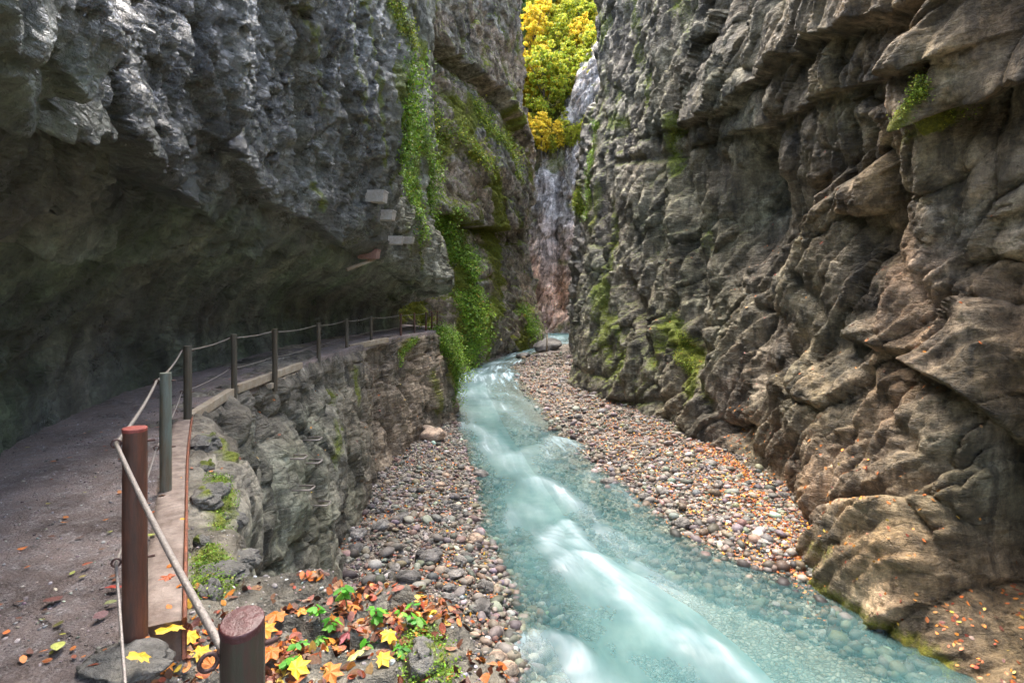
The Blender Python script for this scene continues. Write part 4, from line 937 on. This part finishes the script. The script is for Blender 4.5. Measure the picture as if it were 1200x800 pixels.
# ------------------------------------------------------------------ concrete blocks on the cliff
M_BLOCK = simple('pale_concrete', (.50, .46, .40), .8, .35, 8, .6, c2=(.36, .32, .26), sc2=3, bd=.03)
M_BLOCKR = simple('reddish_concrete', (.30, .17, .13), .8, .3, 8, .4, bd=.03)
for px, py, w_, h_, m_, lab in ((437, 232, .46, .34, M_BLOCK, 'uppermost pale concrete block jutting from left cliff'), (449, 253, .42, .30, M_BLOCK, 'small pale block second from top on left cliff'), (460, 282, .40, .26, M_BLOCK, 'third pale block on cliff, left of its plant topped neighbour'),
                          (474, 282, .40, .26, M_BLOCK, 'plant topped pale block lowest and furthest right'), (431, 299, .45, .30, M_BLOCKR, 'reddish block at the end of slanting ledge beam')):
    i = lu.pickq(px, py); p, nn = lu.Q[i], lu.N[i]; p = p + nn * .05; a = math.atan2(nn[1], nn[0])
    o = empty('concrete_block', p, lab, 'concrete block', 'blocks on the left cliff', a)
    V, f = boxm((0, 0, 0), (.7, w_, h_), taper=-.12, bev=.02); mesh_np('support', V, f, m_, o, smooth=False)
    V, f = boxm((.02, 0, h_ / 2 + .028), (.78, w_ * 1.08, .05), bev=.012); mesh_np('slab', V, f, m_, o, smooth=False)
def pq(sh, px, py): return sh.Q[sh.pickq(px, py)]
a1, b1 = pq(lu, 404, 317), pq(lu, 434, 303); V, f = tube([a1 + [.1, 0, 0], (a1 + b1) / 2 + [.2, 0, .02], b1 + [.15, 0, 0]], .07, 8); tag(mesh_np('ledge_beam', V, f, M_WOOD, loc=a1), 'slanting timber beam under the reddish block', 'beam')
print('objects', time.time() - T0)

# ------------------------------------------------------------------ individual big leaves
def one_leaf(px, py, s, col, label, kind='maple', where='path', grp=None):
    if where != 'led': Y = (CAMZ - (.1 if where == 'hump' else 0)) * F / (py - 353); p = np.array([(px - 600) / F * Y, Y, 0.]); p[2] = float(pathz(np.array([p[0]]), np.array([p[1]]))[0]) + (.022 if where == 'path' else .10); nn = np.array([[0, 0, 1.]])
    else: p, q = lp(px, py); p = p + np.array([0, 0, .035]); nn = np.array([(q + np.array([0, -.25, 1.6]))]); nn /= np.linalg.norm(nn)
    sv, sf = maple() if kind == 'maple' else BEE[random.randrange(3)]
    Fr = frames(nn, .22)[0]; V = sv @ Fr.T * s * (1.12 if kind == 'maple' else 1.05); o = mesh_np('fallen_leaf', V, np.array(sf), M_LEAF, smooth=False, cols=np.tile(np.array(col) * 1.0, (len(sv), 1))); o.location = [float(v) for v in p]
    return tag(o, label, 'leaf', grp or 'fallen leaves')
YE, OR, RD, GN, BR = (.60, .38, .025), (.50, .15, .02), (.38, .05, .03), (.33, .36, .07), (.22, .08, .04)
for a in ((200, 742, .13, YE, 'large yellow maple leaf at the front end of the kerb', 'maple', 'path'), (163, 768, .10, YE, 'yellow maple leaf at the foot of the rusty post', 'maple', 'hump'), (233, 770, .10, YE, 'yellow maple leaf left of the near oxblood post', 'maple', 'led'), (367, 776, .10, YE, 'yellow maple leaf among greenery right of near post', 'maple', 'led'),
          (325, 727, .13, OR, 'orange maple leaf on the rim behind near post', 'maple', 'led'), (318, 770, .11, OR, 'orange leaf touching the right side of near post', 'maple', 'led'), (449, 779, .09, (.75, .42, .03), 'amber leaf toward the right end of leafy ledge', 'maple', 'led'), (421, 772, .10, (.55, .58, .18), 'pale lime leaf in the middle of the ledge litter', 'maple', 'led'),
          (482, 777, .07, RD, 'crimson leaf near the mossy hump', 'beech', 'led'), (409, 750, .12, (.25, .06, .07), 'maroon leaf among seedlings', 'maple', 'led'), (120, 776, .13, (.28, .07, .03), 'long rusty leaf on path below rusty post', 'beech', 'path'), (68, 758, .10, (.45, .48, .12), 'pale green leaf lying alone on the path', 'beech', 'path'), (130, 709, .07, (.22, .24, .09), 'olive leaf on path left of rusty post', 'beech', 'path'),
          (133, 690, .09, RD, 'dark red leaf pointing at rusty post', 'beech', 'path'), (118, 722, .08, (.14, .05, .05), 'maroon curled leaf left of rusty post base', 'beech', 'path'), (62, 704, .11, (.14, .05, .04), 'dark brown leaf in the wet middle of path', 'beech', 'path'), (103, 664, .07, (.35, .09, .04), 'small red brown leaf further up the path', 'beech', 'path'),
          (190, 583, .09, OR, 'orange leaf on kerb by greenish post', 'beech', 'path'), (209, 562, .07, (.75, .35, .03), 'amber leaf on far part of kerb', 'beech', 'path'), (197, 681, .10, (.45, .11, .04), 'rusty leaf on kerb beside rusty post', 'maple', 'path'), (209, 692, .05, OR, 'little orange leaf low on kerb', 'beech', 'path'), (178, 631, .07, (.30, .32, .08), 'olive leaf on kerb between the first two posts', 'beech', 'path'),
          (200, 668, .06, OR, 'orange leaf on kerb above the rusty leaf', 'beech', 'path'), (215, 610, .07, (.75, .35, .03), 'amber leaf at outer kerb edge', 'beech', 'path'), (198, 716, .05, OR, 'orange leaf near the front end of kerb', 'beech', 'path'), (352, 722, .09, (.55, .22, .03), 'tawny leaf at the rim left of seedlings', 'maple', 'led'), (290, 700, .08, (.45, .14, .12), 'pinkish leaf on rock behind near post', 'beech', 'led'), (248, 790, .10, OR, 'orange leaf at bottom edge beside upper cable', 'maple', 'led'),
          (222, 752, .10, (.78, .44, .03), 'amber maple leaf between the cable and the near oxblood post', 'maple', 'led'), (192, 790, .10, (.66, .24, .02), 'orange maple leaf low beside the thin lower cable', 'maple', 'led'), (345, 792, .11, (.80, .52, .03), 'golden maple leaf at the bottom edge right of near post', 'maple', 'led'), (310, 745, .12, (.70, .26, .02), 'bright orange maple leaf just above right shoulder of near post', 'maple', 'led'),
          (385, 795, .10, (.60, .20, .03), 'rust orange leaf at bottom edge below the seedlings', 'maple', 'led'), (455, 750, .09, (.74, .50, .04), 'golden leaf under the spreading seedling', 'maple', 'led')):
    one_leaf(*a)

# ------------------------------------------------------------------ seedlings on the ledge
sv_, sf_ = beech(0)
def seedling(px, py, hgt, nl, label, s=.055):
    p, _ = lp(px, py); o = empty('seedling', p, label, 'plant', 'green seedlings on the leafy ledge')
    stems, P_l, N_l = [], [], []
    for k in range(max(2, nl // 5)):
        a = random.uniform(0, 6.28); L = hgt * random.uniform(.7, 1.05); d = np.array([math.cos(a), math.sin(a), 0]) * L * .35
        pts = [np.zeros(3) - [0, 0, .03], d * .3 + [0, 0, L * .5], d + [0, 0, L]]; stems.append(tube(cr(np.array(pts), np.linspace(0, 2, 7)), np.linspace(.0028, .0014, 7), 5))
        for q in range(5):
            b_ = a + q * 1.256 + random.uniform(-.3, .3); dd = np.array([math.cos(b_), math.sin(b_), 0]); hh = L * (1 if q < 3 else .62); c0 = d * (1 if q < 3 else .5) + [0, 0, hh]
            P_l.append((c0 + dd * s * .52, dd, np.array([0, 0, 1]) + dd * .5 + .25 * rng.normal(size=3)))
    V, f = join(stems); mesh_np('stem', V, f, M_STEM, o)
    Fr = []
    for _, dd, nn in P_l:
        z = nn / np.linalg.norm(nn); x = dd - z * (dd @ z); x /= np.linalg.norm(x); Fr.append(np.stack([x, np.cross(z, x), z], 1))
    k = len(P_l); V, f, c = scatter(np.array([a[0] for a in P_l]), np.array(Fr), rng.uniform(.7, 1.25, k) * s, [(sv_, sf_)], pal(k, [(.10, .36, .03), (.16, .44, .04), (.07, .26, .03)], None, .12))
    mesh_np('foliage', V, f, M_GREEN, o, cols=c)
M_STEM = simple('green_stem', (.10, .16, .04), .6, .2, 30, .1)
for a in ((408, 716, .16, 15, 'tallest bright green seedling at the rim of the ledge', .062), (376, 730, .10, 10, 'seedling left of the tallest one'), (440, 735, .10, 20, 'spreading seedling right of the tallest one'), (388, 745, .07, 10, 'low seedling below the left one'), (430, 762, .06, 10, 'small seedling beside the lime leaf'), (350, 765, .07, 10, 'seedling nearest the orange maple leaves'),
          (478, 738, .11, 10, 'seedling on the rim further right'), (495, 742, .08, 5, 'tiny sprig on the right rim'), (489, 762, .06, 10, 'dark green sprig above crimson leaf'), (337, 783, .05, 5, 'small sprig just right of near post'), (405, 785, .05, 10, 'low green sprig at the bottom edge'), (466, 768, .05, 10, 'sprig between amber and crimson leaves'), (372, 757, .05, 10, 'little seedling cluster behind the yellow maple leaf')):
    seedling(*a)

# ------------------------------------------------------------------ greenery hanging on the cliffs
def tuft_patch(sh, name, label, cat, masks, n_, s0, s1, cs, bulge=1.0, kind=None, spr=.7, mat_=None):
    mk = np.zeros(len(sh.Q))
    for L_, w_ in masks:
        L3 = np.array([sh.P[sh.pick(*q)] for q in L_]); d, _ = sh._dist(L3, np.array([1., 0, 0])); mk = np.maximum(mk, np.exp(-(d / w_) ** 2))
    cl = fbm(sh.P.astype(np.float32) * (.9 if s1 < .15 else .5) + 3, 3)
    w_ = (mk > .25) * np.clip(mk + 1.5 * cl - .1, 0, 1) ** 2 * np.linalg.norm(sh.P - CAM, axis=1) ** 1.6
    i = rng.choice(len(w_), n_, p=w_ / w_.sum()); p = sh.Q[i] + sh.QN[i] * (rng.uniform(0, 1, n_) ** 2 * s1 * 3.2 * bulge)[:, None] * np.clip(.4 + 1.6 * cl[i], .2, 1.5)[:, None]
    p += rng.normal(size=(n_, 3)) * s1 * .5
    nn = sh.QN[i] * .7 + np.array([0, -.1, .7]); Fr = frames(nn / np.linalg.norm(nn, axis=1)[:, None], spr)
    V, f, c = scatter(p, Fr, rng.uniform(s0, s1, n_) * .8, BEE, pal(n_, *cs)); o = mesh_np(name, V, f, mat_ or M_GREEN, cols=c, loc=p.mean(0)); return tag(o, label, cat, kind=kind)
G1 = ([(.14, .25, .025), (.20, .34, .03), (.28, .40, .04), (.09, .16, .02), (.4, .3, .05)], (4, 4, 2, 2, .25)); G2 = ([(.16, .24, .02), (.28, .36, .03), (.40, .40, .04), (.08, .12, .02)], (3, 4, 2, 2))
tuft_patch(lu, 'hanging_plant', 'bright green plants trailing down the left cliff beside concrete blocks', 'plant', [([(468, 110), (478, 150), (486, 200), (480, 240)], 1.7), ([(484, 130), (500, 190), (506, 235)], 1.1)], 12000, .09, .19, G1, 1.6)
tuft_patch(lu, 'hanging_plant', 'mossy yellow green fringe at top of left cliff edge', 'plant', [([(455, 5), (478, 40), (492, 75)], .5)], 2500, .06, .12, G2)
tuft_patch(lc, 'trailing_shrub', 'green creepers draped over the sunny corner of the path cliff', 'shrub', [([(525, 380), (531, 405), (534, 440)], 1.5), ([(510, 382), (520, 400)], .8)], 12000, .07, .16, G1, 2.4)
tuft_patch(lc, 'trailing_shrub', 'small creeper on cliff just left of the sunny corner', 'shrub', [([(488, 396), (476, 408), (470, 425)], .35)], 1500, .05, .11, G1)
for a, L_, w_, k in (('tall strip of green bushes climbing the rock behind the path corner', [(524, 268), (538, 305), (550, 345), (562, 385)], 1.5, 12000), ('dark green bushes on rock just above the path corner creepers', [(540, 350), (545, 385), (548, 405)], 1.4, 7000), ('leafy cushion on top of the low far buttress by the water', [(615, 366), (625, 370), (630, 385)], 1.1, 3500),
                     ('yellow green shrubs on the sloping ledge of middle cliff', [(560, 128), (580, 150), (612, 200)], 1.2, 5000), ('grass and shrubs along high ledge of middle cliff', [(505, 110), (522, 150), (560, 190)], .8, 3000)):
    tuft_patch(fb, 'cliff_shrub', a, 'shrub', [(L_, w_ * 1.15)], k, .14, .32, G1 if 'green bush' in a or 'cushion' in a else G2, 2.2)
tuft_patch(db, 'cliff_shrub', 'yellow green bush on the grey buttress at the far bend', 'shrub', [([(664, 228), (676, 240)], 1.2)], 2200, .12, .26, G2)
tuft_patch(rw, 'hanging_plant', 'mossy plant under the overhang high on right wall', 'plant', [([(1088, 100), (1080, 125), (1095, 148)], .22)], 900, .04, .09, G2)
tuft_patch(rw, 'hanging_plant', 'green tufts near foot of right wall above gravel', 'plant', [([(798, 395), (806, 430)], .5)], 1500, .05, .10, G2)
tuft_patch(rw, 'hanging_plant', 'long green strip of moss down the far edge of right wall', 'plant', [([(690, 150), (686, 200), (688, 250)], .5)], 2500, .07, .14, G1)
tuft_patch(lc, 'moss', 'moss and small greens among ledge rocks beside the kerb', 'moss', [([(258, 560), (262, 590), (270, 612)], .16), ([(240, 640), (250, 662), (236, 692)], .12), ([(492, 745), (505, 785)], .12)], 5000, .012, .028, G1, kind='stuff')
print('greens', time.time() - T0)

# ------------------------------------------------------------------ autumn trees on the hillside
M_BARK = simple('bark', (.10, .085, .07), .9, .3, 6, .6)
def crown_mesh(kind, seed):
    r = np.random.default_rng(seed); H = 14.0
    cl = []
    if kind == 'conifer':
        for k in range(150):
            t = r.uniform(.12, 1); rad = 2.6 * (1 - t) + .2; a = r.uniform(0, 6.28); d = r.uniform(.4, 1) * rad; cl.append((d * math.cos(a), d * math.sin(a), t * H - d * .25, .55))
        npc, s = 60, .24
    else:
        for k in range(230):
            a = r.uniform(0, 6.28); t = r.uniform(-1, 1); q = math.sqrt(1 - t * t) * r.uniform(.3, 1.15); cl.append((3.5 * q * math.cos(a), 3.5 * q * math.sin(a), 7.6 + 5.6 * t * r.uniform(.5, 1.1), r.uniform(.3, .75)))
        npc, s = 60, .24
    P_, N_ = [], []
    for x, y, z, R_ in cl:
        g = r.normal(size=(npc, 3)); g /= np.linalg.norm(g, axis=1)[:, None]; P_.append(np.array([x, y, z]) + g * R_ * r.uniform(.3, 1, (npc, 1)) * np.array([1, 1, .6])); N_.append(g + [0, 0, .5])
    P_ = np.concatenate(P_); N_ = np.concatenate(N_); N_ /= np.linalg.norm(N_, axis=1)[:, None]
    cs = {'yellow': ([(.85, .62, .05), (.80, .60, .06), (.90, .72, .12), (.6, .55, .07)], (4, 3, 2, 1)), 'orange': ([(.72, .36, .04), (.62, .25, .03), (.78, .5, .08)], (3, 3, 2)), 'lime': ([(.48, .52, .05), (.66, .60, .07), (.26, .36, .05)], (3, 2, 2.5)), 'conifer': ([(.07, .14, .05), (.10, .20, .06), (.16, .24, .07)], (3, 3, 2))}[kind]
    V, f, c = scatter(P_, frames(N_, .6, r), r.uniform(.7, 1.3, len(P_)) * s, [([[-.5, -.35, 0], [.5, -.35, .05], [.5, .35, 0], [-.5, .35, .05]], [(0, 1, 2, 3)])], pal(len(P_), *cs))
    return V, f, c
protos = {}
LAB = {'yellow': ('broadleaf_tree', 'golden yellow autumn beech on the slope above the gorge'), 'orange': ('broadleaf_tree', 'orange autumn tree on the slope above the gorge'), 'lime': ('broadleaf_tree', 'yellow green tree still half in leaf above gorge'), 'conifer': ('conifer_tree', 'dark green spruce among the golden trees above gorge')}
def tree(kind, x, y, s):
    nm, lab = LAB[kind]; v = random.randrange(2)
    z = float(hillz(x, y)) - .5
    if (kind, v) not in protos:
        o = empty(nm, (x, y, z), lab, 'tree', 'autumn trees on the hillside'); V, f, c = crown_mesh(kind, hash(kind[0]) % 97 + v if False else len(protos) + 40)
        M = M_CROWN; cr_o = mesh_np('crown', V, f, M, o, cols=c, smooth=False)
        parts = [tube([(0, 0, -1.5), (.1, .1, 4), (0, .1, 9), (.1, 0, 13 if kind == 'conifer' else 11)], [.26, .2, .13, .05], 8)]
        if kind != 'conifer':
            for q in range(7):
                a = q * .9; parts.append(tube([(0, 0, 4 + q * .7), (1.2 * math.cos(a), 1.2 * math.sin(a), 6 + q * .7), (2.6 * math.cos(a), 2.6 * math.sin(a), 7.6 + q * .7)], [.09, .06, .03], 6))
        V, f = join(parts); mesh_np('trunk', V, f, M_BARK, o); protos[kind, v] = o
    else:
        src = protos[kind, v]; o = src.copy(); COL.objects.link(o); o.location = (x, y, z)
        for ch in list(src.children): c_ = ch.copy(); COL.objects.link(c_); c_.parent = o
    o.scale = (s, s, s * random.uniform(.95, 1.15)); o.rotation_euler = (0, 0, random.uniform(0, 6.28))
M_CROWN = colmat('autumn_foliage', .6, 0, 3, trans=.5, var=.2)
for row, yy in enumerate((98.5, 102.5, 107, 112, 118, 125, 133, 142, 152, 163)):
    x0, x1 = -.01 * yy - 3, .185 * yy + 4; k = max(4, int((x1 - x0) / 3.5))
    for q in range(k):
        x = x0 + (x1 - x0) * (q + .5) / k + random.uniform(-1.3, 1.3)
        kd = random.choices(('yellow', 'orange', 'lime', 'conifer'), (4.5, .5, 4, 2.2))[0]
        if row == 0: kd = random.choice(('lime', 'yellow'))
        tree(kd, x, yy + random.uniform(-2, 2), random.uniform(.75, 1.1) * (.5 if row == 0 else 1))
for q in range(22):
    x = -1 + q * .95 + random.uniform(-.3, .3); tree(random.choice(('lime', 'yellow', 'lime')), x, 97.2 + random.uniform(-.5, .8), random.uniform(.26, .42))
print('trees', time.time() - T0)
SUN, EXPO = 2.1, 2.5

# ------------------------------------------------------------------ camera, light, view
cam = bpy.data.cameras.new('camera'); co_ = bpy.data.objects.new('camera', cam); COL.objects.link(co_)
co_.location = (0, 0, CAMZ); co_.rotation_euler = (math.radians(90), 0, 0)
cam.sensor_width = 36; cam.lens = F / 1200 * 36; cam.shift_y = -47 / 1200; cam.clip_end = 1000; cam.clip_start = .05
scene.camera = co_
w = bpy.data.worlds.new('World'); scene.world = w; w.use_nodes = True
nt = w.node_tree; sky = nt.nodes.new('ShaderNodeTexSky'); sky.sky_type = 'NISHITA'; sky.sun_disc = False
EL, AZ = math.radians(74), math.radians(-28)      # direction towards the sun: azimuth measured from +Y towards +X
sky.sun_elevation = EL; sky.sun_rotation = AZ; sky.air_density = 1.0; sky.dust_density = 3.0
hs = nt.nodes.new('ShaderNodeHueSaturation'); hs.inputs['Saturation'].default_value = .8; nt.links.new(sky.outputs[0], hs.inputs['Color']); nt.links.new(hs.outputs[0], nt.nodes['Background'].inputs[0]); nt.nodes['Background'].inputs[1].default_value = .15
sl = bpy.data.lights.new('sun', 'SUN'); sl.energy = SUN; sl.angle = math.radians(44); sl.color = (1, .92, .80)
so = bpy.data.objects.new('sun', sl); COL.objects.link(so)
from mathutils import Vector
d = Vector((math.sin(AZ) * math.cos(EL), math.cos(AZ) * math.cos(EL), math.sin(EL)))
so.rotation_euler = d.to_track_quat('Z', 'Y').to_euler(); so.location = (0, 0, 60)
vs = scene.view_settings; vs.view_transform = 'Standard'; vs.look = 'None'; vs.exposure = EXPO; vs.gamma = 1; vs.use_curve_mapping = False
scene.render.engine = 'CYCLES'
cy = scene.cycles; cy.use_denoising = True; cy.use_adaptive_sampling = True; cy.adaptive_threshold = .03; cy.max_bounces = 5; cy.diffuse_bounces = 4; cy.glossy_bounces = 2; cy.transparent_max_bounces = 8; cy.transmission_bounces = 3
cy.sample_clamp_direct = 12; cy.sample_clamp_indirect = 6; cy.use_fast_gi = False
print('script done', time.time() - T0)
